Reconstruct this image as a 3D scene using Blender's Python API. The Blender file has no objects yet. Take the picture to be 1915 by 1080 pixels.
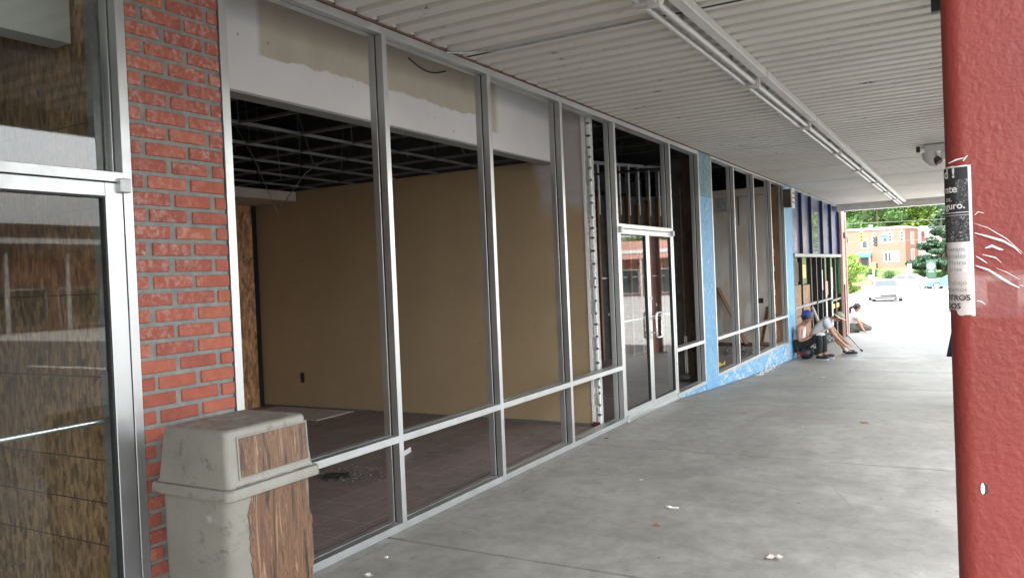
import bpy, bmesh, math, random
from mathutils import Vector, Matrix
random.seed(7)
R=math.radians
S=bpy.context.scene
COL=S.collection
# ------------------------------------------------------------------ node helper
class NB:
    def __init__(s,name,rough=.6,metal=0,spec=.5):
        s.m=bpy.data.materials.new(name); s.m.use_nodes=True
        s.t=s.m.node_tree; s.n=s.t.nodes; s.b=s.n['Principled BSDF']
        s.b.inputs['Roughness'].default_value=rough; s.b.inputs['Metallic'].default_value=metal
        s.b.inputs['Specular IOR Level'].default_value=spec
        s._tc=None
    def node(s,t,**k):
        n=s.n.new(t)
        for a,v in k.items(): setattr(n,a,v)
        return n
    def link(s,a,b): s.t.links.new(a,b)
    def put(s,inp,v):
        if isinstance(v,bpy.types.NodeSocket): s.link(v,inp)
        elif isinstance(v,(tuple,list)) and len(v)==3 and inp.type=='RGBA': inp.default_value=(*v,1)
        else: inp.default_value=v
    def tc(s,scale=(1,1,1),rot=(0,0,0)):
        if s._tc is None: s._tc=s.node('ShaderNodeTexCoord')
        mp=s.node('ShaderNodeMapping'); s.link(s._tc.outputs['Object'],mp.inputs[0])
        mp.inputs['Scale'].default_value=scale; mp.inputs['Rotation'].default_value=rot
        return mp.outputs[0]
    def noise(s,sc=5,detail=4,rough=.6,scale=(1,1,1),dist=0,rot=(0,0,0)):
        n=s.node('ShaderNodeTexNoise'); s.link(s.tc(scale,rot),n.inputs['Vector'])
        n.inputs['Scale'].default_value=sc; n.inputs['Detail'].default_value=detail
        n.inputs['Roughness'].default_value=rough; n.inputs['Distortion'].default_value=dist
        return n.outputs['Fac']
    def voro(s,sc=5,scale=(1,1,1),out='Color',rot=(0,0,0),feature='F1'):
        n=s.node('ShaderNodeTexVoronoi',feature=feature); s.link(s.tc(scale,rot),n.inputs['Vector'])
        n.inputs['Scale'].default_value=sc
        return n.outputs[out]
    def ramp(s,fac,stops,interp='LINEAR'):
        r=s.node('ShaderNodeValToRGB'); r.color_ramp.interpolation=interp
        e=r.color_ramp.elements
        while len(e)<len(stops): e.new(.5)
        for i,(p,c) in enumerate(stops):
            e[i].position=p; e[i].color=(*c,1) if isinstance(c,(tuple,list)) else (c,c,c,1)
        s.link(fac,r.inputs[0]); return r.outputs[0]
    def mix(s,f,a,b,mode='MIX'):
        n=s.node('ShaderNodeMix',data_type='RGBA',blend_type=mode)
        s.put(n.inputs[0],f); s.put(n.inputs[6],a); s.put(n.inputs[7],b)
        return n.outputs[2]
    def math(s,op,a,b=0,c=0):
        n=s.node('ShaderNodeMath',operation=op)
        s.put(n.inputs[0],a); s.put(n.inputs[1],b)
        if op in('MULTIPLY_ADD','SMOOTH_MIN'): s.put(n.inputs[2],c)
        return n.outputs[0]
    def xyz(s,world=True):
        n=s.node('ShaderNodeSeparateXYZ')
        if world: s.link(s.node('ShaderNodeNewGeometry').outputs['Position'],n.inputs[0])
        else: s.link(s.tc(),n.inputs[0])
        return n.outputs
    def col(s,v): s.put(s.b.inputs['Base Color'],v); return s
    def rgh(s,v): s.put(s.b.inputs['Roughness'],v); return s
    def bump(s,h,st=.3,d=.01):
        n=s.node('ShaderNodeBump'); n.inputs['Strength'].default_value=st; n.inputs['Distance'].default_value=d
        s.link(h,n.inputs['Height']); s.link(n.outputs[0],s.b.inputs['Normal']); return s
def simple(name,c,rough=.6,metal=0,var=.15,sc=6,bump=0,spec=.5):
    k=NB(name,rough,metal,spec)
    lo=tuple(x*(1-var) for x in c); hi=tuple(min(1,x*(1+var)) for x in c)
    f=k.noise(sc,5); k.col(k.ramp(f,[(.3,lo),(.7,hi)]))
    k.rgh(k.math('MULTIPLY_ADD',k.noise(sc*2.3,3),.2,rough-.1))
    if bump: k.bump(k.noise(sc*8,4),bump,.004)
    return k.m
M={}
# concrete walkway
k=NB('walk_concrete',.6,spec=.5)
a=k.ramp(k.noise(1.1,8,.68),[(.32,(.225,.214,.190)),(.52,(.292,.28,.25)),(.7,(.37,.356,.322))])
st=k.ramp(k.noise(.55,6,.62,scale=(1,.55,1)),[(.34,(.82,.81,.80)),(.62,(1,1,1))])
a=k.mix(1,a,st,'MULTIPLY')
a=k.mix(k.ramp(k.noise(38,3,.5),[(.66,0),(.72,.35)]),a,(.34,.34,.33))
a=k.mix(k.ramp(k.noise(26,4,.6,dist=.6),[(.66,0),(.74,.55)]),a,(.07,.068,.065))
a=k.mix(k.ramp(k.voro(3.1,out='Distance'),[(.03,.75),(.045,0)]),a,(.06,.058,.055))
a=k.mix(k.ramp(k.noise(3.5,8,.75,scale=(2.5,.5,1)),[(.56,0),(.72,.30)]),a,(.36,.36,.34))
a=k.mix(1,a,k.ramp(k.noise(7.5,7,.72,dist=.5),[(.34,(.80,.80,.79)),(.5,(.98,.98,.98)),(.68,(1.15,1.15,1.13))]),'MULTIPLY')
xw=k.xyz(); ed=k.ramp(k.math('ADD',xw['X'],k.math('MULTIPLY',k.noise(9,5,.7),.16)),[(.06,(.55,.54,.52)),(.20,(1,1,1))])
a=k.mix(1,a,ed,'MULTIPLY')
cr=k.ramp(k.voro(.55,out='Distance',feature='DISTANCE_TO_EDGE'),[(.0015,1),(.004,0)])
a=k.mix(k.math('MULTIPLY',cr,k.ramp(k.noise(.4,2),[(.5,0),(.6,.6)])),a,(.08,.078,.072))
k.col(a).rgh(k.ramp(k.noise(2.2,6,.6),[(.3,.42),(.7,.66)]))
k.bump(k.noise(60,5,.7),.25,.003); M['walk']=k.m
k=NB('lot_asphalt',.75); a=k.ramp(k.noise(.3,7,.65),[(.3,(.30,.30,.285)),(.7,(.42,.415,.40))])
a=k.mix(k.ramp(k.noise(4,4),[(.6,0),(.7,.3)]),a,(.25,.25,.24)); k.col(a).bump(k.noise(40,4),.3,.004); M['lot']=k.m
M['asphaltnear']=simple('dark_asphalt',(.05,.05,.05),.85,var=.2,sc=2)
k=NB('street_asphalt',.8); k.col(k.ramp(k.noise(.8,6),[(.3,(.22,.22,.215)),(.7,(.32,.32,.31))])); M['street']=k.m
M['paint']=simple('road_paint',(.75,.75,.72),.6,var=.1)
k=NB('grass_ground',.9); k.col(k.ramp(k.noise(.8,8,.7),[(.3,(.045,.09,.02)),(.55,(.08,.125,.032)),(.75,(.13,.16,.055))])); M['grass']=k.m
# bricks
def brickmat(name,c1,c2,white=.5):
    k=NB(name,.85)
    a=k.mix(k.ramp(k.noise(14,5,.65),[(.3,0),(.7,1)]),c1,c2)
    a=k.mix(k.ramp(k.noise(75,4,.7),[(.6,0),(.68,.45)]),a,tuple(x*.45 for x in c1))
    w=k.math('MULTIPLY',k.ramp(k.noise(1.3,3,.6),[(.40,0),(.58,1)]),k.ramp(k.noise(34,6,.75,dist=.4),[(.47,0),(.66,white)]))
    a=k.mix(w,a,(.52,.46,.43))
    k.col(a).bump(k.noise(90,5,.7),.5,.004); return k.m
M['brickA']=brickmat('red_brick',(.25,.062,.037),(.34,.092,.056))
M['brickB']=brickmat('orange_brick',(.28,.074,.042),(.36,.11,.066))
M['brickC']=brickmat('dark_red_brick',(.21,.052,.034),(.30,.08,.05))
k=NB('mortar',.9); k.col(k.ramp(k.noise(20,6,.7),[(.3,(.14,.14,.13)),(.7,(.235,.235,.22))])).bump(k.noise(120,4,.7),.6,.004); M['mortar']=k.m
k=NB('blue_painted_brick',.6)
a=k.ramp(k.noise(3,5,.6),[(.3,(.085,.25,.42)),(.7,(.14,.34,.52))])
pe=k.ramp(k.noise(9,7,.72,dist=.5),[(.60,0),(.63,.95)])
a=k.mix(pe,a,k.ramp(k.noise(30,3),[(.4,(.28,.22,.20)),(.6,(.50,.55,.55))]))
z=k.xyz()['Z']; a=k.mix(k.math('MULTIPLY',k.ramp(z,[(.0,0),(1,1)]),0.0),a,a)
k.col(a).bump(k.noise(50,5,.7),.4,.004); M['blue']=k.m
k=NB('teal_painted_brick',.6)   # darker, greener paint on the top courses
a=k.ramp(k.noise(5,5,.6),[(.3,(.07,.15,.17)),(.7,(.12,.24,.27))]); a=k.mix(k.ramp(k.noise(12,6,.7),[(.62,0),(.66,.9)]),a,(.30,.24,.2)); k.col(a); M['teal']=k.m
k=NB('pale_blue_render',.7); a=k.ramp(k.noise(3,5,.6,scale=(1,1,.5)),[(.3,(.12,.34,.55)),(.7,(.2,.46,.66))]); k.col(a).bump(k.noise(40),.2,.003); M['paleblue']=k.m
k=NB('peeling_blue',.65); a=k.ramp(k.noise(4,5,.6),[(.3,(.09,.27,.45)),(.7,(.16,.37,.56))])
a=k.mix(k.ramp(k.noise(4.5,8,.78,scale=(1,1,1.6)),[(.50,0),(.53,1)]),a,k.ramp(k.noise(25,3),[(.45,(.50,.56,.60)),(.6,(.26,.25,.23))])); k.col(a).bump(k.noise(50),.4,.004); M['peelblue']=k.m
# metals
def alu(name,c,rough=.42,metal=.35):
    k=NB(name,rough,metal)
    a=k.ramp(k.noise(2.5,6,.6,scale=(1,1,.35)),[(.3,tuple(x*.88 for x in c)),(.7,c)])
    a=k.mix(k.ramp(k.noise(60,3,.6),[(.68,0),(.75,.25)]),a,tuple(x*.5 for x in c))
    k.col(a).rgh(k.ramp(k.noise(6,4),[(.3,rough-.06),(.7,rough+.12)])); return k.m
M['alu']=alu('brushed_aluminium',(.54,.555,.55),.36,.85)
M['aluD']=alu('aluminium_gasket_channel',(.26,.275,.27),.5,.3)
M['gasket']=simple('rubber_gasket',(.02,.022,.022),.7)
M['chrome']=simple('polished_steel',(.7,.7,.7),.25,.9,.05)
M['steel']=simple('galvanised_steel',(.42,.44,.44),.45,.6,.25,12)
M['darkmetal']=simple('black_metal',(.016,.018,.018),.4,.2)
# osb
def osb(name,c,sc=1.0):
    k=NB(name,.75)
    wp=k.noise(7,3); 
    f1=k.voro(26*sc,scale=(1.0,1.0,.42),rot=(.25,.4,.1)); f2=k.voro(34*sc,scale=(1.0,1.0,.35),rot=(-.45,.2,-.3)); f3=k.voro(20*sc,scale=(.9,.9,.35),rot=(.9,-.5,0))
    b1=k.node('ShaderNodeRGBToBW'); k.link(f1,b1.inputs[0]); b2=k.node('ShaderNodeRGBToBW'); k.link(f2,b2.inputs[0]); b3=k.node('ShaderNodeRGBToBW'); k.link(f3,b3.inputs[0])
    s=k.math('ADD',k.math('MULTIPLY',b1.outputs[0],.4),k.math('ADD',k.math('MULTIPLY',b2.outputs[0],.35),k.math('MULTIPLY',b3.outputs[0],.25)))
    s=k.math('ADD',s,k.math('MULTIPLY',k.math('SUBTRACT',k.noise(70,4,.7,scale=(1,1,.15)),.5),.5))
    a=k.ramp(s,[(.25,tuple(x*.4 for x in c)),(.42,tuple(x*.75 for x in c)),(.55,c),(.75,tuple(x*1.5 for x in c))])
    a=k.mix(1,a,k.ramp(k.noise(.9,5,.6),[(.3,(.62,.58,.55)),(.6,(1,1,1))]),'MULTIPLY')
    k.col(a).bump(s,.4,.003); return k.m
M['floorgrit']=simple('grey_grit',(.11,.107,.104),.9,var=.4,sc=30)
M['zinc']=simple('zinc_coated_stud',(.42,.43,.42),.5,.1,.25,20)
M['osb']=osb('weathered_strand_board',(.33,.195,.10),1.7)
M['osb2']=osb('reddish_strand_board',(.50,.27,.13))
# plaster etc.
def plaster(name,c,var=.08):
    k=NB(name,.85); a=k.ramp(k.noise(1.3,5,.6),[(.3,tuple(x*(1-var) for x in c)),(.7,c)])
    a=k.mix(k.ramp(k.noise(30,4,.6),[(.7,0),(.76,.4)]),a,tuple(x*.5 for x in c)); k.col(a).bump(k.noise(80,3),.12,.002); return k.m
k=NB('tan_wall_paint',.8)
x=k.xyz(); tan=k.ramp(k.noise(1.1,5,.6),[(.3,(.31,.225,.13)),(.7,(.36,.265,.155))])
n1=k.noise(3.5,4,.6)
tan=k.mix(k.ramp(k.noise(5,8,.8,dist=.3),[(.55,0),(.70,.45)]),tan,(.40,.31,.20)); tan=k.mix(k.ramp(k.noise(17,3,.5),[(.74,0),(.76,.7)]),tan,(.14,.1,.07))
fx=k.math('SUBTRACT',x['X'],k.math('MULTIPLY',n1,.35)); 
mx=k.ramp(k.math('ADD',fx,1.0),[(.02,0),(.14,1)]); mz=k.ramp(k.math('SUBTRACT',k.math('ADD',x['Z'],k.math('MULTIPLY',n1,.5)),2.0),[(.42,0),(.62,1)])
a=k.mix(k.math('MULTIPLY',mx,mz),tan,(.40,.36,.36)); k.col(a).bump(k.noise(90,3),.1,.002); M['tan']=k.m
k=NB('bulkhead_drywall',.85); x=k.xyz(); n1=k.noise(2.2,5,.65)
w=k.ramp(k.noise(1.2,5,.6),[(.3,(.56,.55,.545)),(.7,(.64,.63,.625))])
band=k.ramp(k.math('ADD',k.math('SUBTRACT',x['Z'],2.97),k.math('MULTIPLY',k.math('SUBTRACT',n1,.5),.16)),[(.0,0),(.012,1)])
y0=k.ramp(k.math('MULTIPLY',x['Y'],.1),[(.344,0),(.3465,1),(.602,1),(.606,0)])
y1=k.ramp(k.math('MULTIPLY',x['Y'],.1),[(.598,0),(.602,1),(.624,1),(.626,0)])
b2=k.ramp(x['Z'],[(0.0,0),(.5,1)]); b3=k.ramp(k.math('SUBTRACT',x['Z'],2.86),[(.0,0),(.01,1)])
mk=k.math('MAXIMUM',k.math('MULTIPLY',band,y0),k.math('MULTIPLY',b3,y1))
a=k.mix(mk,w,k.ramp(k.noise(4,4),[(.3,(.40,.355,.28)),(.7,(.46,.41,.33))]))
a=k.mix(k.ramp(k.noise(16,3,.5),[(.73,0),(.75,.8)]),a,(.12,.1,.09)); k.col(a); M['bulk']=k.m
M['white']=plaster('white_drywall',(.58,.56,.54))
k=NB('stained_drywall',.85); a=k.ramp(k.noise(1.6,4,.5,scale=(1.6,1,.55)),[(.42,(.52,.50,.475)),(.52,(.44,.395,.345)),(.6,(.42,.37,.31)),(.68,(.53,.51,.48))]); k.col(a); M['stain']=k.m
M['patchw']=plaster('joint_compound',(.7,.69,.66))
k=NB('shop_floor_tile',.55)
bt=k.node('ShaderNodeTexBrick'); k.link(k.tc((1,1,1)),bt.inputs['Vector']); bt.offset=0; bt.inputs['Scale'].default_value=1
bt.inputs['Brick Width'].default_value=.305; bt.inputs['Row Height'].default_value=.305; bt.inputs['Mortar Size'].default_value=.004
bt.inputs['Color1'].default_value=(.19,.135,.125,1); bt.inputs['Color2'].default_value=(.22,.165,.15,1); bt.inputs['Mortar'].default_value=(.36,.34,.32,1)
a=k.mix(k.ramp(k.noise(1.4,7,.7),[(.38,0),(.62,.85)]),bt.outputs[0],k.ramp(k.noise(7,6,.7,dist=.7),[(.35,(.11,.085,.08)),(.6,(.2,.165,.15)),(.75,(.3,.28,.26))]))
a=k.mix(k.ramp(k.noise(45,3,.6),[(.68,0),(.73,.6)]),a,(.45,.43,.41)); k.col(a).bump(k.noise(30,5),.2,.003); M['floor']=k.m
M['void']=simple('dark_roof_deck',(.035,.037,.037),.9,var=.5)  # near-black, shared by roof deck, upper wall, duct, pipes and canopy seam
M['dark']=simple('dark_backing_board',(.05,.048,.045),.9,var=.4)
M['tgrid']=simple('painted_ceiling_grid',(.13,.137,.133),.5,.1,.3)
k=NB('stud_wood',.8); a=k.ramp(k.noise(9,5,.6,scale=(3,3,.3),dist=.5),[(.3,(.11,.055,.028)),(.6,(.22,.115,.055)),(.8,(.33,.2,.1))]); k.col(a); M['wood']=k.m
k=NB('brown_board',.8); a=k.ramp(k.noise(6,6,.7,scale=(1,1,.6)),[(.3,(.045,.03,.024)),(.55,(.085,.055,.042)),(.75,(.15,.11,.085))]); k.col(a); M['brownb']=k.m
# canopy paint
k=NB('soffit_paint',.6,spec=.3)
a=k.ramp(k.noise(.8,5,.6,scale=(.6,1,1)),[(.3,(.52,.50,.45)),(.7,(.61,.59,.535))])
a=k.mix(k.ramp(k.noise(5,6,.75,scale=(.35,6,1)),[(.67,0),(.73,.55)]),a,(.40,.27,.18))
a=k.mix(k.math('MULTIPLY',k.ramp(k.noise(1.1,2,.4),[(.47,0),(.54,1)]),k.ramp(k.noise(9,6,.8,scale=(.5,5,1)),[(.61,0),(.63,1)])),a,(.09,.06,.045))
k.col(a); M['soffit']=k.m
k=NB('rusty_steel',.8); k.col(k.ramp(k.noise(7,6,.75,scale=(1,.5,1)),[(.3,(.11,.045,.032)),(.55,(.22,.10,.07)),(.72,(.42,.36,.31))])); M['rust']=k.m
M['offwhite']=simple('off_white_enamel',(.52,.51,.475),.45,var=.1)
M['tubeg']=simple('tube_sleeve',(.42,.41,.395),.4,var=.04)
k=NB('red_column_paint',.42)
bm_=k.math('ADD',k.noise(95,3,.55),k.math('MULTIPLY',k.noise(6,3,.5),1.2))
a=k.ramp(k.noise(2,6,.65),[(.3,(.20,.030,.024)),(.7,(.255,.041,.032))])
a=k.mix(k.ramp(k.noise(24,6,.75,scale=(1,1,.8)),[(.69,0),(.71,.8)]),a,(.62,.5,.46))
a=k.mix(k.ramp(k.noise(11,5,.7),[(.66,0),(.75,.4)]),a,(.16,.035,.028))
a=k.mix(k.ramp(k.noise(9,5,.7,scale=(1,1,.12)),[(.52,0),(.72,.45)]),a,(.17,.034,.028))
a=k.mix(k.ramp(k.noise(3.2,7,.75),[(.58,0),(.70,.35)]),a,(.40,.12,.10))
k.col(a).rgh(k.ramp(k.noise(3,6,.7),[(.3,.38),(.7,.62)])).bump(bm_,.36,.005); M['red']=k.m
# bin
k=NB('bin_plastic',.5); x=k.xyz()
a=k.ramp(k.noise(3,6,.65),[(.3,(.17,.163,.134)),(.7,(.235,.226,.192))])
a=k.mix(k.ramp(k.noise(13,7,.78,dist=.4),[(.56,0),(.68,.85)]),a,(.085,.072,.06))
a=k.mix(k.ramp(k.noise(120,2,.5),[(.62,0),(.70,.25)]),a,(.13,.12,.10))
a=k.mix(k.ramp(k.noise(5,3,.4),[(.67,0),(.74,.45)]),a,(.55,.55,.52))
a=k.mix(k.ramp(k.noise(7,5,.7,scale=(1,1,.25)),[(.62,0),(.75,.3)]),a,(.16,.14,.12))
k.col(a).bump(k.noise(60,4),.12,.002); M['bin']=k.m
k=NB('bin_top_grime',.6); a=k.ramp(k.noise(7,8,.75,dist=.8),[(.35,(.12,.10,.085)),(.5,(.2,.18,.15)),(.68,(.32,.31,.27))]); k.col(a); M['bingrime']=k.m
k=NB('wood_veneer',.5)
s=k.noise(5,6,.68,scale=(6,6,.45),dist=1.1)
a=k.ramp(s,[(.34,(.015,.010,.008)),(.42,(.075,.038,.022)),(.49,(.17,.085,.04)),(.54,(.07,.036,.022)),(.60,(.19,.10,.052)),(.68,(.33,.23,.14))])
s2=k.noise(14,3,.5,scale=(8,8,.5)); a=k.mix(k.ramp(s2,[(.58,0),(.75,.45)]),a,(.29,.20,.12)); k.col(a).bump(s,.5,.004); M['veneer']=k.m
# shopfront 3
k=NB('blue_metal_panel',.28,.2); k.col(k.ramp(k.noise(1.5,5,.6,scale=(1,1,.5)),[(.3,(.02,.045,.14)),(.7,(.05,.095,.22))])).rgh(k.ramp(k.noise(3,4,scale=(1,1,.3)),[(.3,.2),(.7,.42)])); M['bluepanel']=k.m
M['navy']=simple('navy_fin',(.003,.01,.04),.4)
M['bluecloth']=simple('navy_tarpaulin',(.012,.022,.10),.55,var=.3,bump=.2)
M['salmon']=simple('salmon_paint',(.50,.27,.22),.7)
M['farred']=brickmat('far_red_brick',(.20,.070,.050),(.25,.095,.068),.1)
M['farpale']=simple('pale_render',(.42,.36,.32),.8)
M['farwhite']=simple('white_trim',(.62,.62,.60),.6,var=.05)
M['green']=simple('green_awning',(.03,.22,.15),.5)
M['teal2']=simple('teal_emblem',(.10,.42,.40),.5)
M['dkgreen']=simple('dark_green_sign',(.015,.05,.035),.5)
M['yellow']=simple('yellow_enamel',(.75,.48,.04),.5)
M['black']=simple('black_plastic',(.015,.015,.017),.5)
M['carwhite']=simple('white_car_paint',(.75,.76,.77),.2,var=.02)
M['carblue']=simple('blue_car_paint',(.05,.12,.26),.2,var=.05)
M['chromel']=simple('headlamp',(.6,.62,.65),.1,.6,.02)
M['tyre']=simple('tyre_rubber',(.02,.02,.02),.8)
k=NB('car_glass',.05); k.col((.03,.04,.045)); M['carglass']=k.m
M['bark']=simple('bark',(.12,.085,.06),.9,var=.3,sc=10)
def leafmat(name,lo,hi):
    k=NB(name,.6); k.col(k.ramp(k.noise(1.3,5,.7),[(.3,lo),(.7,hi)]))
    k.b.inputs['Subsurface Weight'].default_value=0
    tr=k.node('ShaderNodeBsdfTranslucent'); tr.inputs[0].default_value=(*[x*1.2 for x in hi],1)
    mx=k.node('ShaderNodeMixShader'); mx.inputs[0].default_value=.35
    out=k.n['Material Output']; k.link(k.b.outputs[0],mx.inputs[1]); k.link(tr.outputs[0],mx.inputs[2]); k.link(mx.outputs[0],out.inputs[0]); return k.m
M['leafY']=leafmat('yellow_green_leaves',(.07,.14,.018),(.17,.26,.04))
M['leafG']=leafmat('green_leaves',(.025,.065,.014),(.065,.13,.03))
M['leafB']=leafmat('bright_leaves',(.06,.13,.015),(.17,.26,.04))
M['leafP']=leafmat('pine_needles',(.012,.04,.02),(.04,.085,.042))
M['flower']=simple('yellow_flowers',(.75,.55,.08),.7,var=.3,sc=30)
# glass
def glassmat(name,ior=1.75,tint=(.93,.96,.95)):
    m=bpy.data.materials.new(name); m.use_nodes=True; t=m.node_tree; n=t.nodes; n.clear()
    o=n.new('ShaderNodeOutputMaterial'); mx=n.new('ShaderNodeMixShader'); fr=n.new('ShaderNodeFresnel'); fr.inputs[0].default_value=ior
    g=n.new('ShaderNodeNewGeometry'); s1=n.new('ShaderNodeMath'); s1.operation='SUBTRACT'; s1.inputs[0].default_value=1; t.links.new(g.outputs['Backfacing'],s1.inputs[1])
    ml=n.new('ShaderNodeMath'); ml.operation='MULTIPLY'; t.links.new(fr.outputs[0],ml.inputs[0]); t.links.new(s1.outputs[0],ml.inputs[1])
    tr=n.new('ShaderNodeBsdfTransparent'); tr.inputs[0].default_value=(*tint,1); gl=n.new('ShaderNodeBsdfGlossy'); gl.inputs['Roughness'].default_value=.02
    t.links.new(ml.outputs[0],mx.inputs[0]); t.links.new(tr.outputs[0],mx.inputs[1]); t.links.new(gl.outputs[0],mx.inputs[2]); t.links.new(mx.outputs[0],o.inputs[0]); return m
M['glass']=glassmat('window_glass',1.55)
M['glassfar']=glassmat('shop_glass',1.28,(.8,.83,.82))
M['glasstr']=glassmat('transom_glass',1.9)
M['tape']=glassmat('clear_packing_tape',1.6,(.97,.93,.92))
# people
M['skinA']=simple('tan_skin',(.30,.145,.085),.5,var=.08); M['skinB']=simple('light_brown_skin',(.36,.19,.12),.5,var=.08)
M['tee']=simple('white_cotton',(.50,.51,.54),.85,var=.06,sc=10); M['tank']=simple('white_vest_cotton',(.58,.58,.60),.85,var=.05)
M['pants']=simple('black_trousers',(.008,.010,.010),.8,var=.3); M['greyp']=simple('grey_green_trousers',(.08,.095,.085),.8)
M['hair']=simple('black_hair',(.012,.01,.012),.5); M['bluecap']=simple('navy_cap',(.02,.04,.20),.7)
M['straw']=simple('straw_brim',(.60,.48,.30),.7); M['camo']=None
k=NB('camouflage_cloth',.8); k.col(k.ramp(k.noise(22,3),[(.42,(.12,.14,.09)),(.5,(.30,.32,.25)),(.6,(.48,.48,.42))],'CONSTANT')); M['camo']=k.m
k=NB('plaid_cloth',.85); bt=k.node('ShaderNodeTexChecker'); k.link(k.tc(),bt.inputs['Vector']); bt.inputs['Scale'].default_value=26; bt.inputs[1].default_value=(.55,.55,.55,1); bt.inputs[2].default_value=(.04,.045,.05,1)
k.col(k.mix(k.ramp(k.noise(28,2),[(.45,0),(.55,1)]),bt.outputs[0],(.17,.17,.18))); M['plaid']=k.m
M['redcloth']=simple('red_backpack_cloth',(.12,.012,.016),.8)
M['paper']=simple('paper',(.72,.71,.68),.8,var=.05); M['leafbrown']=simple('dry_leaf',(.28,.12,.05),.8)
M['ink']=simple('black_ink',(.03,.033,.035),.7,var=.2); M['inkgrey']=simple('grey_ink',(.30,.30,.31),.7,var=.4,sc=40)
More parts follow.
